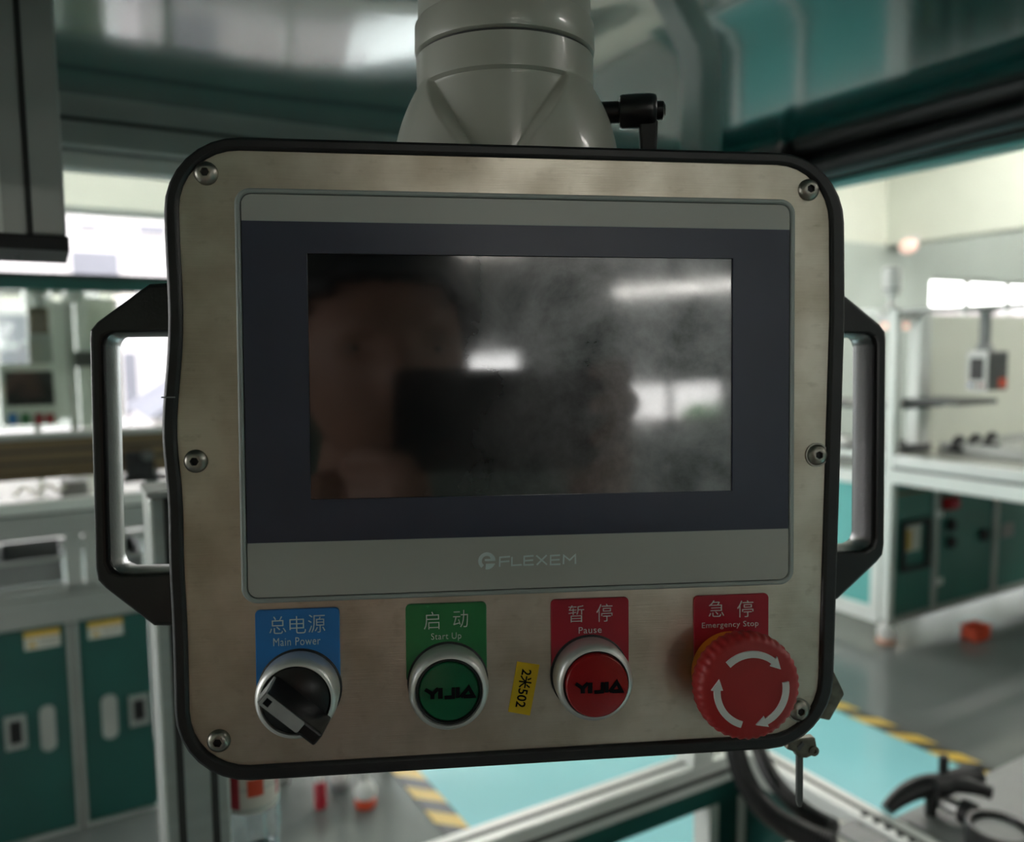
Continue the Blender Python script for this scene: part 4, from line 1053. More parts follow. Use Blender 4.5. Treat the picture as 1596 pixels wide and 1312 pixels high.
# touch panel
tp = pp(B().ring(rrect(-.101, .101, -.072, .072, .0055, 8), rrect(-.0990, .0990, -.0702, .0702, .0038, 8), -.0046, .0005), 'touch_panel', 'grey_edge', bevel=.0007, smooth=True)
pp(B().prism(rrect(-.0991, .0991, -.0703, .0703, .0038, 8), -.0022, .0004), 'seam', 'groove', tp)
zt_, zb_ = .0609, -.0509
def band(z0, z1, top):
    full = rrect(-.0986, .0986, -.0698, .0698, .0035, 8)
    if top: pts = [p for p in full if p[1] > z0]; pts = sorted(pts[:9], key=lambda p: p[1]) if False else full[:18] + [(-.0986, z0), (.0986, z0)]
    else: pts = full[18:] + [(.0986, z1), (-.0986, z1)]
    return pts
pp(B().prism(band(zt_, .0698, True), -.0046, -.0021), 'top_band', 'grey_band', tp)
bb = pp(B().prism(band(-.0698, zb_, False), -.0046, -.0021), 'bottom_band', 'grey_band', tp)
sx0, sx1, sz0, sz1 = -.0769, .0769, -.0360, .0499
pp(B().ring([(-.0986, zb_), (.0986, zb_), (.0986, zt_), (-.0986, zt_)], [(sx0, sz0), (sx1, sz0), (sx1, sz1), (sx0, sz1)], -.0045, -.0021), 'membrane', 'navy', tp)
pp(B().box(sx0-.001, sx1+.001, -.0034, -.0022, sz0-.001, sz1+.001), 'display', 'display', tp)
pp(B().box(-.0986, .0986, -.00455, -.0044, zt_-.0002, zt_+.0005), 'band_edge', 'grey_edge', tp)
pp(B().box(-.0986, .0986, -.00455, -.0044, zb_-.0005, zb_+.0002), 'band_edge', 'grey_edge', tp)
# printed name and round emblem on the bottom band
def pxs(lst, h): return [PX(x, y, h) for x, y in lst]
yt0, yt1 = -.00475, -.00455
def crop(x, y): return (720 + x*200/1596, 840 + y*60/479)
letters = {
    'F': [[(468, 345), (472, 228), (598, 218)], [(470, 284), (590, 274)]],
    'L': [[(622, 222), (620, 328), (745, 320)]],
    'E': [[(890, 208), (775, 216), (772, 322), (892, 318)], [(773, 270), (885, 262)]],
    'X': [[(925, 205), (1058, 318)], [(1055, 200), (930, 322)]],
    'E2': [[(1220, 200), (1104, 208), (1102, 316), (1225, 312)], [(1103, 262), (1215, 255)]],
    'M': [[(1262, 312), (1266, 202), (1340, 262), (1410, 196), (1412, 308)]],
}
lg = B()
for st in letters.values():
    for s in st: lg.stroke(pxs([crop(*p) for p in s], .0047), 0.00056, yt0, yt1)
pp(lg, 'lettering', 'ink_pale', tp)
ex, ez = PX(*crop(310, 272), .0047); er = .0031
em = B()
def arcp(r, a0, a1, n=14): return [(ex+r*math.cos(math.radians(a0+(a1-a0)*k/n)), ez+r*math.sin(math.radians(a0+(a1-a0)*k/n))) for k in range(n+1)]
em.stroke(arcp(er*.80, 0, 232, 24), er*.42, yt0, yt1)
em.stroke([(ex+er*.98, ez+er*.10), (ex-er*.25, ez+er*.10)], er*.24, yt0, yt1)
em.prism([(ex+er*.98, ez+er*.16)] + arcp(er*.62, 18, 60, 5) + [(ex+er*.45, ez+er*.20)], yt0, yt1)
em.prism([(ex-er*.12, ez-er*.34)] + [(ex+er*.94, ez-er*.34)] + arcp(er, -22, -100, 10), yt0, yt1)
pp(em, 'emblem', 'ink_pale', tp)

# label plates with their lettering
def label(xc, ztop_, m, cjk, eng, cpx, epx, ink='ink_white', w=.0293, zbot_=-.1035):
    p = pp(B().prism(rrect(xc-w/2, xc+w/2, zbot_, ztop_, .0017, 5), -.0011, .0002), 'label_plate', m, bevel=.0003)
    for ch, (u0, u1, v0, v1) in zip(cjk, cpx):
        a, b_ = PX(u0, v0, .0012), PX(u1, v1, .0012)
        ptext('lettering', ch, .006, ink, p, (a[0]+b_[0])/2, (a[1]+b_[1])/2, -.00125, width=abs(b_[0]-a[0]), height=abs(b_[1]-a[1]), thin=-.004*.006 if False else -.00006)
    (u0, u1, v0, v1) = epx
    a, b_ = PX(u0, (v0+v1)/2, .0012), PX(u1, (v0+v1)/2, .0012)
    hh_ = abs(PX(u0, v0, .0012)[1]-PX(u0, v1, .0012)[1])
    ptext('lettering', eng, .003, ink, p, (a[0]+b_[0])/2, (a[1]+b_[1])/2, -.00125, width=abs(b_[0]-a[0]), height=hh_, thin=-.00002, spacing=1.08)
    return p
def cr(x, y, ox, oy, k): return (ox+x/k, oy+y/k)
label((-.0972-.0679)/2, -.0752, 'blue', '总电源', 'Main Power',
      [(419.5, 446, 961, 987), (451, 477, 960.5, 986.5), (480, 507, 958, 985)], (426, 499.5, 993, 1005.5), 'ink_pale')
label((-.0442-.0154)/2, -.0751, 'green', '启动', 'Start Up', [(660.5, 685, 954, 980), (706, 729.5, 951, 977)], (672, 719, 986, 999), 'ink_white')
label((.0089+.0379)/2, -.0753, 'red', '暂停', 'Pause', [(886, 910.5, 943.5, 969), (929.5, 954.5, 941.5, 968)], (902, 937.5, 976.5, 986.5), 'ink_white')
label((.0631+.0928)/2, -.0759, 'red', '急停', 'Emergency Stop', [(1104.5, 1128.5, 936, 960.5), (1149, 1174, 936, 961)], (1094, 1182, 968.5, 979.5), 'ink_white')

# buttons
def button_ring(x, z, name):
    r = pp(B().lathe([(.0136, .0015), (.0141, .0022), (.0142, .0088), (.0139, .0104), (.0133, .0114), (.0126, .0121), (.0120, .0122), (.0118, .0117), (.0117, .0080), (.0136, .0080)], (x, 0, z), '-y', 64), name, 'chrome', smooth=True, sharp=50)
    pp(B().lathe([(.0147, .0004), (.0147, .0012), (.0140, .0018), (.0125, .0018)], (x, 0, z), '-y', 56), 'gasket', 'black_matt', r, smooth=True)
    return r
def pushbutton(x, z, m, logo, cr_=.0105, up=0.):
    r = button_ring(x, z, 'push_button')
    pp(B().lathe([(.01165, .0075), (.01165, .0112), (.0110, .0115), (.0106, .0110), (.0105, .0080)], (x, 0, z), '-y', 56), 'inner_ring', 'blackp', r, smooth=True, sharp=50)
    pp(B().lathe([(cr_, .0078), (cr_, .0108+up), (cr_-.0004, .0112+up), (.006, .0114+up), (0, .0115+up)], (x, 0, z), '-y', 48), 'cap', m, r, smooth=True)
    b = B(); h = .0117+up
    for s, w in logo: b.stroke(pxs(s, h), w, -h-.00012, -h+.0006)
    pp(b, 'lettering', 'ink_black', r)
    return r
def lay(pts, ox, oy, kx, ky): return [(ox+x*kx, oy+y*ky) for x, y in pts]
def yijia(x0, y0, x1, y1, sl):               # maker's word in wide strokes; pixel box plus slope
    w, h = x1-x0, y1-y0
    def P(*pts): return [(x0+u*w, y0+v*h+u*sl) for u, v in pts]
    t = .00118
    return [(P((.01, .05), (.155, .52), (.27, .02)), t), (P((.155, .50), (.155, 1.0)), t*1.25), (P((.315, .0), (.315, 1.0)), t*1.35),
            (P((.40, .92), (.575, .92), (.575, .0)), t), (P((.665, .0), (.665, 1.0)), t*1.2),
            (P((.73, .98), (.885, .06), (.985, .93), (.78, .93)), t)]
x, z = PX(700, 1079, .012); pushbutton(x, z, 'greencap', yijia(662, 1074, 739.5, 1090, -4))
x, z = PX(929, 1066, .012); pushbutton(x, z, 'redcap', yijia(897, 1065, 970, 1081, -3), .0113, .0030)
# selector
x, z = PX(460.5, 1092, .012)
sel = button_ring(x, z, 'selector_switch')
pp(B().lathe([(.01165, .0075), (.01165, .0112), (.0112, .0117), (0, .0117)], (x, 0, z), '-y', 56), 'dial', 'blackp', sel, smooth=True, sharp=50)
an = math.atan2(-(1133-1089), 473-422)
dx, dz = math.cos(an), math.sin(an); nx, nz = -dz, dx
def kp(u, v, h): return (x+dx*u+nx*v, -h, z+dz*u+nz*v)
kb = B()
hb_, ht_ = .0112, .0245
base_ = [(-.0108, -.0038), (.0136, -.0038), (.0136, .0030), (-.0108, .0030)]
top_ = [(-.0105, -.0034), (.0128, -.0034), (.0128, .0013), (-.0105, .0013)]
kb.poly_faces([kp(u, v, hb_) for u, v in base_] + [kp(u, v, ht_) for u, v in top_], [(0, 3, 2, 1), (4, 5, 6, 7), (0, 1, 5, 4), (1, 2, 6, 5), (2, 3, 7, 6), (3, 0, 4, 7)])
kn = pp(kb, 'knob', 'blackp', sel, bevel=.0008)
pts = [(-.0104, -.0032), (.0052, -.0032), (.0056, -.0026), (.0056, .0006), (.0052, .0011), (-.0104, .0011)]
b = B(); n = len(pts)
b.poly_faces([kp(u, v, ht_+.0003) for u, v in pts] + [kp(u, v, ht_-.0005) for u, v in pts], [tuple(range(n)), tuple(range(2*n-1, n-1, -1))] + [(i, n+i, n+(i+1) % n, (i+1) % n) for i in range(n)])
pp(b, 'pointer', 'pointer', sel)
b = B(); e = [(-.0108, -.0032), (-.0108, .0014)]
b.poly_faces([kp(-.0108, -.0034, ht_-.001), kp(-.0108, .0012, ht_-.001), kp(-.0112, .0030, hb_+.003), kp(-.0112, -.0036, hb_+.006)] + [kp(-.0100, -.0034, ht_-.001), kp(-.0100, .0012, ht_-.001), kp(-.0104, .0030, hb_+.003), kp(-.0104, -.0036, hb_+.006)],
             [(0, 1, 2, 3), (7, 6, 5, 4), (0, 4, 5, 1), (1, 5, 6, 2), (2, 6, 7, 3), (3, 7, 4, 0)])
pp(b, 'pointer_end', 'pointer', sel)
b = B(); q4 = [(-.0094, -.0022), (-.0072, -.0022), (-.0072, .0002), (-.0094, .0002)]
b.poly_faces([kp(u, v, ht_+.0004) for u, v in q4] + [kp(u, v, ht_) for u, v in q4], [(0, 1, 2, 3), (7, 6, 5, 4), (0, 4, 5, 1), (1, 5, 6, 2), (2, 6, 7, 3), (3, 7, 4, 0)])
pp(b, 'pointer_mark', 'ink_black', sel)

# emergency stop
HS = .0195
x, z = PX(1167, 1071, HS)
col_x, col_z = x-.0000, z+.0
es = pp(B().lathe([(.0148, .0012), (.0150, .0080), (.0148, .0098), (.0144, .0104), (.0120, .0106), (.0105, .0125)], (col_x, 0, col_z), '-y', 56), 'emergency_stop', 'orange', smooth=True, sharp=40)
b = B(); prof = [(.0105, .0112), (.0174, .0116), (.0187, .0132), (.0191, .0165), (.0189, .0190), (.0180, .0207), (.0165, .0215), (.010, .0219), (0, .0220)]
seg = 160; rings = []; vs = []
for r, h in prof:
    if r == 0: rings.append([len(vs)]); vs.append((x, -h, z)); continue
    rings.append(list(range(len(vs), len(vs)+seg)))
    for k in range(seg):
        t = 2*PI*k/seg; rr = r + (.00028*math.cos(40*t) if r > .0172 and h < .0212 else 0)
        vs.append((x+rr*math.cos(t), -h, z+rr*math.sin(t)))
fs = [tuple(rings[0])]
for a, c in zip(rings, rings[1:]):
    for k in range(seg):
        k2 = (k+1) % seg
        fs.append((a[k], a[k2], c[k2], c[k]) if len(c) > 1 else (a[k], a[k2], c[0]))
pp(b.poly_faces(vs, fs), 'mushroom_cap', 'stop', es, smooth=True, sharp=60)
ra_ = .0127; wd = .00235
def arrow(a0, a1):                         # angles in degrees, clockwise arrow from a0 to a1
    b = B(); y0, y1 = -.0224, -.0213
    n = 14; ta = a1 + 13
    P = [(x+ra_*math.cos(math.radians(a0+(ta-a0)*k/n)), z+ra_*math.sin(math.radians(a0+(ta-a0)*k/n))) for k in range(n+1)]
    b.stroke(P, wd, y0, y1)
    c = math.radians(ta); tip = math.radians(a1-5)
    b.prism([(x+(ra_+.0021)*math.cos(c), z+(ra_+.0021)*math.sin(c)), (x+(ra_)*math.cos(tip), z+(ra_)*math.sin(tip)), (x+(ra_-.0021)*math.cos(c), z+(ra_-.0021)*math.sin(c))], y0, y1)
    pp(b, 'arrow', 'ink_white', es)
arrow(133, 38); arrow(10, -78); arrow(-107, -195)

# yellow sticker
ck_ = [PX(*p, .0003) for p in ((806, 1031), (841, 1036), (826, 1115), (792, 1109))]
st = pp(B().prism(ck_, -.0003, .0001), 'sticker', 'yellow')
mx_, mz_ = sum(p[0] for p in ck_)/4, sum(p[1] for p in ck_)/4
an2 = math.atan2((ck_[3][1]+ck_[2][1])-(ck_[0][1]+ck_[1][1]), (ck_[3][0]+ck_[2][0])-(ck_[0][0]+ck_[1][0]))
ptext('lettering', '2米502', .0055, 'ink_black', st, mx_+.0001, mz_, -.00035, width=.0143, height=.0047, ang=an2, thin=.00008)

# handles
def handle(sgn):
    y0, y1 = .0345, .054
    cxm = -.0014
    hx = lambda d: cxm + sgn*d
    zo0, zo1 = -.0707, .0273
    # outline of the outer loop and of the opening (x measured outwards from the middle of the box)
    outer = [(.1205, .0455), (.1405, .0442), (.1600, .0295), (.1626, .0262), (.1629, .0230), (.1629, -.0660), (.1622, -.0705), (.1594, -.0738), (.1415, -.0893), (.1205, -.0905)]
    inner = [(.1205, .0256), (.1400, .0256), (.1535, .0254), (.1566, .0240), (.1578, .0205), (.1578, -.0630), (.1564, -.0668), (.1530, -.0684), (.1400, -.0685), (.1205, -.0685)]
    O = [(hx(a), z_) for a, z_ in outer]; I = [(hx(a), z_) for a, z_ in inner]
    b = B(); n = len(O); vs = []; fs = []
    for y in (y0, y1):
        vs += [(p[0], y, p[1]) for p in O] + [(p[0], y, p[1]) for p in I]
    for i in range(n-1):
        j = i+1
        fs += [(i, j, n+j, n+i), (2*n+i, 3*n+i, 3*n+j, 2*n+j), (i, 2*n+i, 2*n+j, j), (n+i, n+j, 3*n+j, 3*n+i)]
    fs += [(0, n, 3*n, 2*n), (n-1, 3*n-1, 4*n-1, 2*n-1)]
    h = pp(b.poly_faces(vs, fs), 'handle', 'handle', bevel=.0016, seg=3)
    # rounded inner lining of the grip
    c = [(hx(.1205), .0256)] + [(hx(a), z_) for a, z_ in inner[1:-1]] + [(hx(.1205), -.0685)]
    b = B(); vs = []; m_ = 9
    for (px_, pz_) in c:
        for k in range(m_):
            t = k/(m_-1); y = y0+.003 + (y1-y0-.006)*t
            bulge = .0009*math.sin(PI*t)
            vs.append((px_, y, pz_, bulge))
    pts3 = []
    for i, (px_, pz_) in enumerate(c):
        a, d = c[max(0, i-1)], c[min(len(c)-1, i+1)]
        tx, tz = d[0]-a[0], d[1]-a[1]; L = math.hypot(tx, tz) or 1
        inx, inz = tz/L, -tx/L
        if (cxm + sgn*.14 - px_)*inx + (-.0215-pz_)*inz < 0: inx, inz = -inx, -inz
        for k in range(m_):
            t = k/(m_-1); pts3.append((px_+inx*(.0002+.0010*math.sin(PI*t)), y0+.0022+(y1-y0-.0044)*t, pz_+inz*(.0002+.0010*math.sin(PI*t))))
    fs = [(i*m_+k, (i+1)*m_+k, (i+1)*m_+k+1, i*m_+k+1) for i in range(len(c)-1) for k in range(m_-1)]
    pp(B().poly_faces(pts3, fs), 'grip_lining', 'handle_metal', h, smooth=True, sharp=60)
K['handle_metal'] = mat('worn_handle_metal', (.20, .20, .20), .30, .7, var=.08, vscale=60, bump=.1, bscale=900)
handle(-1); handle(1)

# lock plate, lock nose and key at the lower right corner
kx, kz = PX(1246, 1165, -.026)
ky = .026
pp(B().box(kx-.0115, kx+.003, ky-.004, ky+.008, OZ0-.0018, OZ0+.026), 'lock_flange', 'old_metal', bevel=.0006)
tb0, tb1 = PX(1316, 1079, -.022), PX(1299, 1048, -.022)
tb2 = PX(1300, 1112, -.022)
sq = pp(B().prism([PX(*q, -.022) for q in ((1315, 1081), (1313, 1075), (1298, 1044), (1235, 1080), (1245, 1112), (1292, 1122))], .021, .0235), 'hinge_tab', 'old_metal', bevel=.0008)
ky_root = thing('lock_key', 'steel lock key with a long flat dark blade hanging under the lower right corner', 'key', mtx=PANEL @ Matrix.Translation((kx, ky, OZ0-.004)))
def kpart(b, name, m, parent=None, **kw): return b.build(name, m, parent or ky_root, mtx=Matrix.Translation((-kx, -ky, -(OZ0-.004))), **kw)
z_h0, z_h1 = PX(1246, 1176, -.026)[1], OZ0-.0016
hw = abs(PX(1268, 1160, -.026)[0]-PX(1236, 1160, -.026)[0])/2
hd = kpart(B().prism([PX(*q, -.026) for q in ((1226, 1150), (1267, 1146), (1270, 1162), (1265, 1173), (1254, 1178), (1241, 1178), (1236, 1169), (1222, 1164))], ky-.0022, ky+.0022), 'head', 'old_metal', bevel=.0006)
ec_ = PX(1264, 1166, -.026)
kpart(B().ring(circ(ec_[0], ec_[1], .0021, 16), circ(ec_[0], ec_[1], .0010, 16), ky-.0030, ky+.0030), 'eyelet', 'old_metal', hd)
kpart(B().prism([PX(*q, -.026) for q in ((1238, 1160), (1246, 1152), (1249, 1156), (1241, 1166))], ky-.0028, ky), 'stamped_mark', 'darkgrey', hd)
zbk = PX(1247, 1256, -.026)[1]
kpart(B().prism([(kx-.0013, z_h0+.0005), (kx+.0013, z_h0+.0005), (kx+.0013, zbk+.0022), (kx+.0006, zbk), (kx-.0006, zbk), (kx-.0013, zbk+.0022)], ky-.0009, ky+.0009), 'blade', 'darkgrey', hd if False else None, bevel=.0002)

# ================================================================== grey support arm above the box
axis = PANEL @ Vector((-.0017, .045, .0870))
arm = thing('support_arm', 'light grey painted swivel arm carrying the control box from above', 'arm', mtx=Matrix.Translation(axis) @ Matrix.Rotation(math.radians(-6.5), 4, 'Z'))
def az(h): return h                          # height above the box top
_ax = ROOM.inverted() @ axis
ARM_TOP = hood_z(_ax.x, _ax.y) - .0015 - axis.z
def zl(panel_z): return (PANEL @ Vector((-.0017, .045, panel_z))).z - axis.z
zg = zl(.1370); zf = zl(.1235); zc_ = zl(.1505); z0a = -.001
b = B(); seg, nh = 360, 90; vs = []; fs = []
for j in range(nh+1):
    t = j/nh; zz = z0a + (zg-.0006-z0a)*t
    s = max(0, min(1, (zf+.001-zz)/(zf-z0a))); flare = .0108*(1-(1-s)**2.2)
    for k in range(seg):
        a = 2*PI*k/seg
        ca = abs(math.cos(a))
        r0 = .0362 + flare*(ca*.92+.08)
        # recessed wedge at the front, narrowing downwards between the two cheeks
        if math.sin(a) < 0 and zz < zf+.0006:
            xx = .0362*ca; half = .0262*max(0, (zz-z0a+.006)/(zf-z0a+.006))
            rec = .0362 - .0016*min(1, (zf+.0006-zz)/.0012)
            r0 = max(min(r0, rec + max(0, xx-half)*2.4), rec) if xx < half+.018 else r0
        vs.append((r0*math.cos(a), r0*math.sin(a), zz))
for j in range(nh):
    for k in range(seg):
        k2 = (k+1) % seg; fs.append((j*seg+k, j*seg+k2, (j+1)*seg+k2, (j+1)*seg+k))
fs += [tuple(range(seg-1, -1, -1)), tuple(range(nh*seg, nh*seg+seg))]
cp = b.poly_faces(vs, fs).build('coupling', 'arm', arm, smooth=True, sharp=40)
B().lathe([(.0352, zg-.0008), (.0352, zg+.0010)], (0, 0, 0), 'z', 96).build('groove', 'groove', arm)
B().lathe([(.0355, zg+.0006), (.0365, zg+.0014), (.0368, zg+.0030), (.0366, zc_-.0012), (.0358, zc_)], (0, 0, 0), 'z', 96).build('collar', 'arm', arm, smooth=True, sharp=40)
B().lathe([(.0352, zc_-.001), (.0352, ARM_TOP-.012)], (0, 0, 0), 'z', 96).build('tube', 'arm', arm, smooth=True, sharp=40)
B().lathe([(.052, ARM_TOP-.012), (.055, ARM_TOP-.009), (.055, ARM_TOP)], (0, 0, 0), 'z', 64).build('flange', 'arm', arm, smooth=True, sharp=40)
for k in range(4):
    a = PI/4+k*PI/2
    B().lathe([(.004, ARM_TOP-.016), (.004, ARM_TOP-.012)], (.046*math.cos(a), .046*math.sin(a), 0), 'z', 6).build('flange_bolt', 'screw', arm)
# clamp lever
lev = PANEL @ Vector((.0385, .045, .1160)); lz = lev.z-axis.z-.0005
lv = B().lathe([(.0020, .032), (.0044, .0335), (.0044, .0465), (.0064, .0470), (.0068, .0480), (.0069, .0590), (.0066, .0608), (.0058, .0616), (.0038, .0617), (.0038, .0642), (.0032, .0647), (0, .0647)], (0, 0, lz), 'x', 32).build('clamp_lever', 'blackp', arm, smooth=True, sharp=40)
B().prism([(.0545, lz-.004), (.0622, lz-.004), (.0620, lz-.012), (.0616, lz-.034), (.0612, lz-.044), (.0570, lz-.044), (.0560, lz-.034), (.0550, lz-.012)], -.0035, .0035).build('lever_arm', 'blackp', lv, bevel=.001)
B().lathe([(.0020, .0617), (.0024, .0622), (.0024, .0652), (0, .0652)], (0, 0, lz), 'x', 6).build('lever_screw', 'screw', lv)

# ================================================================== the photographer (seen only as a reflection in the dark display)
def CAMP(x, y, z):                           # point from camera axes: right, up, behind the camera
    return Vector(WC @ np.array([x, y, -z])) + Vector((0, 0, CAM_H))
# phone, upright and level with the camera, lens at its upper left corner
phm = Matrix.Translation((0, 0, 0))
phx, phy, phz = cam_dir(1, 0, 0), cam_dir(0, 0, 1), cam_dir(0, 1, 0)
ph_c = CAMP(.062, -.019, .0105)
PHM = Matrix(((phx.x, phy.x, phz.x, ph_c.x), (phx.y, phy.y, phz.y, ph_c.y), (phx.z, phy.z, phz.z, ph_c.z), (0, 0, 0, 1)))
phone = thing('mobile_phone', 'black phone held sideways by the person taking the picture', 'phone', mtx=PHM)
B().prism(rrect(-.080, .080, -.038, .038, .009, 6), -.004, .004).build('body', 'blackp', phone, bevel=.0015)
B().prism(rrect(-.078, .078, -.036, .036, .008, 6), -.0046, -.0039).build('back_cover', 'blackp', phone) if False else None
B().prism(rrect(-.077, .077, -.035, .035, .007, 6), .0039, .0044).build('screen', 'blackp', phone)
lm = B().ring(circ(-.062, .019, .012, 32), circ(-.062, .019, .0062, 32), -.0062, -.0039).build('lens_ring', 'black_matt', phone)

pers = thing('person', 'person in a dark shirt holding a phone up, mirrored in the dark screen', 'person', room=False, loc=(-.05, -.47, 0))
PB0 = Vector((-.05, -.47, 0))
def skin_mesh(chains, sub=1):
    """chains: lists of (x, y, z, radius) in world metres; the first vertex of the first chain is the root"""
    me = bpy.data.meshes.new('t'); vs = []; es = []; rs = []
    for ch in chains:
        i0 = len(vs)
        for k, (p, r) in enumerate(ch):
            if isinstance(p, int): continue
            vs.append(tuple(p)); rs.append(r)
            if k: es.append((len(vs)-2, len(vs)-1))
    me.from_pydata(vs, es, [])
    o = bpy.data.objects.new('t', me); COL.objects.link(o)
    o.modifiers.new('s', 'SKIN')
    lay_ = me.skin_vertices[0].data
    for i, r in enumerate(rs): lay_[i].radius = (r, r)
    k = 0
    for ch in chains: lay_[k].use_root = True; k += len(ch)
    if sub:
        m_ = o.modifiers.new('u', 'SUBSURF'); m_.levels = sub; m_.render_levels = sub
    dg = bpy.context.evaluated_depsgraph_get(); dg.update()
    out = bpy.data.meshes.new_from_object(o.evaluated_get(dg))
    bpy.data.objects.remove(o); bpy.data.meshes.remove(me)
    return out
def fuse(meshes, voxel, name, smooth=4):
    bm = bmesh.new()
    for m_ in meshes: bm.from_mesh(m_)
    me = bpy.data.meshes.new('t'); bm.to_mesh(me); bm.free()
    o = bpy.data.objects.new('t', me); COL.objects.link(o)
    r = o.modifiers.new('r', 'REMESH'); r.mode = 'VOXEL'; r.voxel_size = voxel
    s = o.modifiers.new('s', 'SMOOTH'); s.iterations = smooth; s.factor = .5
    dg = bpy.context.evaluated_depsgraph_get(); dg.update()
    out = bpy.data.meshes.new_from_object(o.evaluated_get(dg)); out.name = name
    bpy.data.objects.remove(o); bpy.data.meshes.remove(me)
    for p in out.polygons: p.use_smooth = True
    return out
def put(me, name, m, parent=None):
    me.transform(Matrix.Translation(-PB0)); me.materials.clear(); me.materials.append(K[m])
    o = bpy.data.objects.new(name, me); COL.objects.link(o); o.parent = parent or pers
    return o

# head: centre between the ears; faces the box (+Y)
HC = CAMP(-.060, .000, .190); HC.z -= .0
EYE = .014                                    # eye line above the camera, head centre at eye line
HC = CAMP(-.018, EYE+.014, .175)
yaw = math.radians(-8)
HR = Matrix.Rotation(yaw, 4, 'Z')
def hp_(x, y, z): return HC + (HR @ Vector((x, y, z)))      # x right of the head, y forward, z up
def head_mesh():
    bm = bmesh.new(); bmesh.ops.create_uvsphere(bm, u_segments=64, v_segments=48, radius=1)
    for v in bm.verts:
        x, y, z = v.co
        jaw = max(0, -z)
        X = x*.076*(1-.30*jaw**1.5); Y = y*.097*(1-.10*jaw) + (.010*jaw if y > 0 else .022*jaw); Z = z*.118 + .004
        if y < 0 and z < -.35: Y *= .72
        f = math.exp(-(X/.013)**2)
        if y > 0:
            Y += .022*f*math.exp(-((Z+.030)/.016)**2) + .010*f*math.exp(-((Z+.010)/.022)**2)      # nose
            Y -= .010*math.exp(-((abs(X)-.032)/.014)**2)*math.exp(-(Z/.012)**2)                    # eye sockets
            Y += .006*math.exp(-((abs(X)-.030)/.020)**2)*math.exp(-((Z-.020)/.008)**2)             # brows
            Y += .005*math.exp(-((abs(X)-.032)/.013)**2)*(math.exp(-((Z-.009)/.004)**2) + .8*math.exp(-((Z+.009)/.004)**2))   # eyelids
            Y += .005*math.exp(-(X/.022)**2)*math.exp(-((Z+.062)/.006)**2) + .005*math.exp(-(X/.020)**2)*math.exp(-((Z+.074)/.006)**2)   # lips
            Y -= .004*math.exp(-(X/.024)**2)*math.exp(-((Z+.068)/.003)**2)
            Y += .007*math.exp(-(X/.020)**2)*math.exp(-((Z+.100)/.012)**2)                         # chin
        v.co = hp_(X, Y, Z)
    for s in (-1, 1):
        m_ = Matrix.Translation(hp_(s*.078, -.010, -.012)) @ HR @ Matrix.Rotation(s*.35, 4, 'Z') @ Matrix.Diagonal((.008, .018, .031, 1))
        bmesh.ops.create_uvsphere(bm, u_segments=16, v_segments=12, radius=1, matrix=m_)
    me = bpy.data.meshes.new('t'); bm.to_mesh(me); bm.free(); return me
SH = {s: hp_(s*.170, -.045, -.265) for s in (-1, 1)}
WR = {1: CAMP(.150, -.098, .045), -1: CAMP(-.098, -.112, .050)}
EL = {1: CAMP(.255, -.300, .165), -1: CAMP(-.275, -.315, .165)}
neck0 = hp_(0, -.025, -.10); chest = hp_(0, -.055, -.34); waist = hp_(0, -.06, -.60); pelvis = hp_(0, -.06, -.72)
V3 = Vector
arms = [[(SH[s], .052), ((SH[s]*.5+EL[s]*.5), .046), (EL[s], .040), ((EL[s]*.55+WR[s]*.45), .037), (WR[s], .026)] for s in (1, -1)]
def legs(r=1.0):
    out = []
    for s in (-1, 1):
        hip = pelvis + V3((s*.095, 0, -.05)); knee = V3((pelvis.x+s*.115, pelvis.y+.02, .47)); ank = V3((pelvis.x+s*.12, pelvis.y-.02, .085)); toe = ank + V3((s*.03, .16, -.045))
        out.append([(hip, .088*r), (hip*.5+knee*.5, .073*r), (knee, .055*r), (knee*.6+ank*.4, .052*r), (ank, .036*r), (ank*.5+toe*.5+V3((0, 0, -.005)), .036*r), (toe, .030*r)])
    return out
torso = [[(pelvis, .135), (waist, .125), (hp_(0, -.06, -.47), .140), (chest, .150), (hp_(0, -.045, -.235), .085), (neck0, .054), (hp_(0, -.02, -.04), .052)],
         [(SH[-1], .058), (hp_(-.08, -.05, -.245), .070), (hp_(.08, -.05, -.245), .070), (SH[1], .058)]]
# hands: palm plus five separate bent fingers closed on the phone's ends
def camchain(pts): return [(CAMP(*p), r) for p, r in pts]
right = [
    camchain([((.176, -.148, .074), .028), ((.150, -.098, .045), .027), ((.150, -.060, .036), .028), ((.152, -.022, .030), .027)]),
    camchain([((.152, -.012, .034), .012), ((.158, .012, .020), .0105), ((.150, .022, -.004), .0095), ((.122, .016, -.012), .0085)]),
    camchain([((.158, -.022, .032), .012), ((.166, -.006, .012), .0105), ((.152, -.002, -.010), .0098), ((.120, -.010, -.015), .0088)]),
    camchain([((.156, -.038, .032), .012), ((.165, -.030, .010), .0102), ((.150, -.026, -.011), .0095), ((.122, -.034, -.014), .0085)]),
    camchain([((.152, -.056, .034), .011), ((.160, -.055, .012), .0092), ((.146, -.050, -.009), .0086), ((.124, -.055, -.011), .0078)]),
    camchain([((.142, -.062, .038), .014), ((.120, -.050, .034), .0118), ((.098, -.036, .026), .0105), ((.080, -.026, .0215), .0092)]),
]
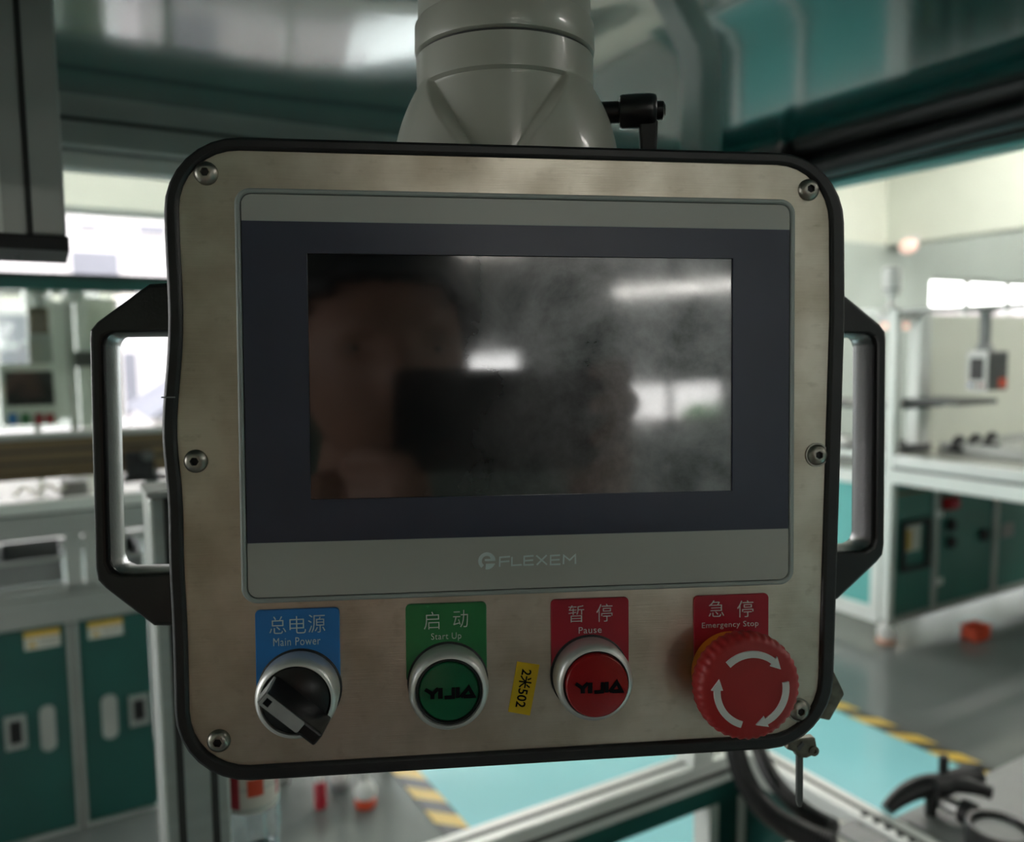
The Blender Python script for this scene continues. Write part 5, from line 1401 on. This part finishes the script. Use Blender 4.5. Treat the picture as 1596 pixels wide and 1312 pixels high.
left = [
    camchain([((-.142, -.162, .079), .028), ((-.098, -.112, .050), .027), ((-.070, -.085, .040), .028), ((-.044, -.066, .032), .026)]),
    camchain([((-.052, -.052, .030), .0115), ((-.034, -.044, .012), .0105), ((-.022, -.046, -.006), .0095), ((-.002, -.050, -.011), .0085)]),
    camchain([((-.046, -.062, .028), .012), ((-.028, -.060, .008), .0105), ((-.014, -.062, -.010), .0098), ((.008, -.060, -.013), .0088)]),
    camchain([((-.048, -.074, .028), .0115), ((-.030, -.076, .008), .0102), ((-.016, -.076, -.009), .0095), ((.004, -.071, -.012), .0085)]),
    camchain([((-.056, -.086, .030), .0105), ((-.040, -.090, .012), .0092), ((-.026, -.090, -.004), .0086), ((-.010, -.083, -.008), .0078)]),
    camchain([((-.058, -.066, .040), .014), ((-.036, -.052, .036), .0118), ((-.014, -.044, .028), .0105), ((.004, -.036, .0215), .0092)]),
]
body_me = fuse([head_mesh(), skin_mesh(torso+legs(), 1), skin_mesh(arms, 1), skin_mesh(right, 1), skin_mesh(left, 1)], .0038, 'body', 3)
put(body_me, 'body', 'skin')
def grow(ch, d): return [(p, r+d) for p, r in ch]
slv = []
for k, s in enumerate((1, -1)):
    a = arms[k]; slv.append(grow([a[0], a[1], (EL[s]*.75+a[1][0]*.25, .042)], .012))
put(fuse([skin_mesh([grow(torso[0][:4], .014)+[(hp_(0, -.045, -.235), .088)], grow(torso[1], .012)], 1), skin_mesh(slv, 1)], .007, 'shirt', 4), 'shirt', 'shirt')
lg_ = legs(1.0)
put(fuse([skin_mesh([[(waist+V3((0, 0, -.02)), .140), (pelvis, .150)]]+[grow(c[:5], .013) for c in lg_], 1)], .009, 'trousers', 4), 'trousers', 'trousers')
for c in lg_:
    put(fuse([skin_mesh([[(c[4][0]+V3((0, -.02, -.02)), .044), (c[5][0], .044), (c[6][0], .036)]], 1)], .005, 'shoe', 3), 'shoe', 'black_matt')
# hair: a cap over the skull, off the face
bm = bmesh.new(); bmesh.ops.create_uvsphere(bm, u_segments=48, v_segments=32, radius=1)
for v in list(bm.verts):
    x, y, z = v.co
    keep = z > -.07 + .46*y
    if not keep: bm.verts.remove(v); continue
    n_ = 1+.03*math.sin(x*23+z*9)*math.sin(y*19)
    v.co = hp_(x*.083*n_, y*.104*n_-.002, z*.128*n_+.004)
r_ = bmesh.ops.solidify(bm, geom=bm.faces[:], thickness=-.012)
me = bpy.data.meshes.new('hair'); bm.to_mesh(me); bm.free()
for p in me.polygons: p.use_smooth = True
put(me, 'hair', 'hair')
for s in (-1, 1):
    ey = bpy.data.meshes.new('eye'); bm = bmesh.new(); bmesh.ops.create_uvsphere(bm, u_segments=20, v_segments=14, radius=.0118, matrix=Matrix.Translation(hp_(s*.032, .0685, .000))); bm.to_mesh(ey); bm.free()
    eo = put(ey, 'eye', 'eye')
    ir = bpy.data.meshes.new('iris'); bm = bmesh.new(); bmesh.ops.create_uvsphere(bm, u_segments=16, v_segments=10, radius=.0062, matrix=Matrix.Translation(hp_(s*.032, .0748, .000))); bm.to_mesh(ir); bm.free()
    put(ir, 'iris', 'iris', eo)
    bw = B().tube([hp_(s*(.018+.007*k), .090-.0016*k*k-.001*k, .021+.0035*math.sin(k*.7)) for k in range(5)], [.002, .0035, .0036, .003, .0015], 8)
    me = bpy.data.meshes.new('eyebrow'); bw.bm.to_mesh(me); bw.bm.free(); put(me, 'eyebrow', 'hair')
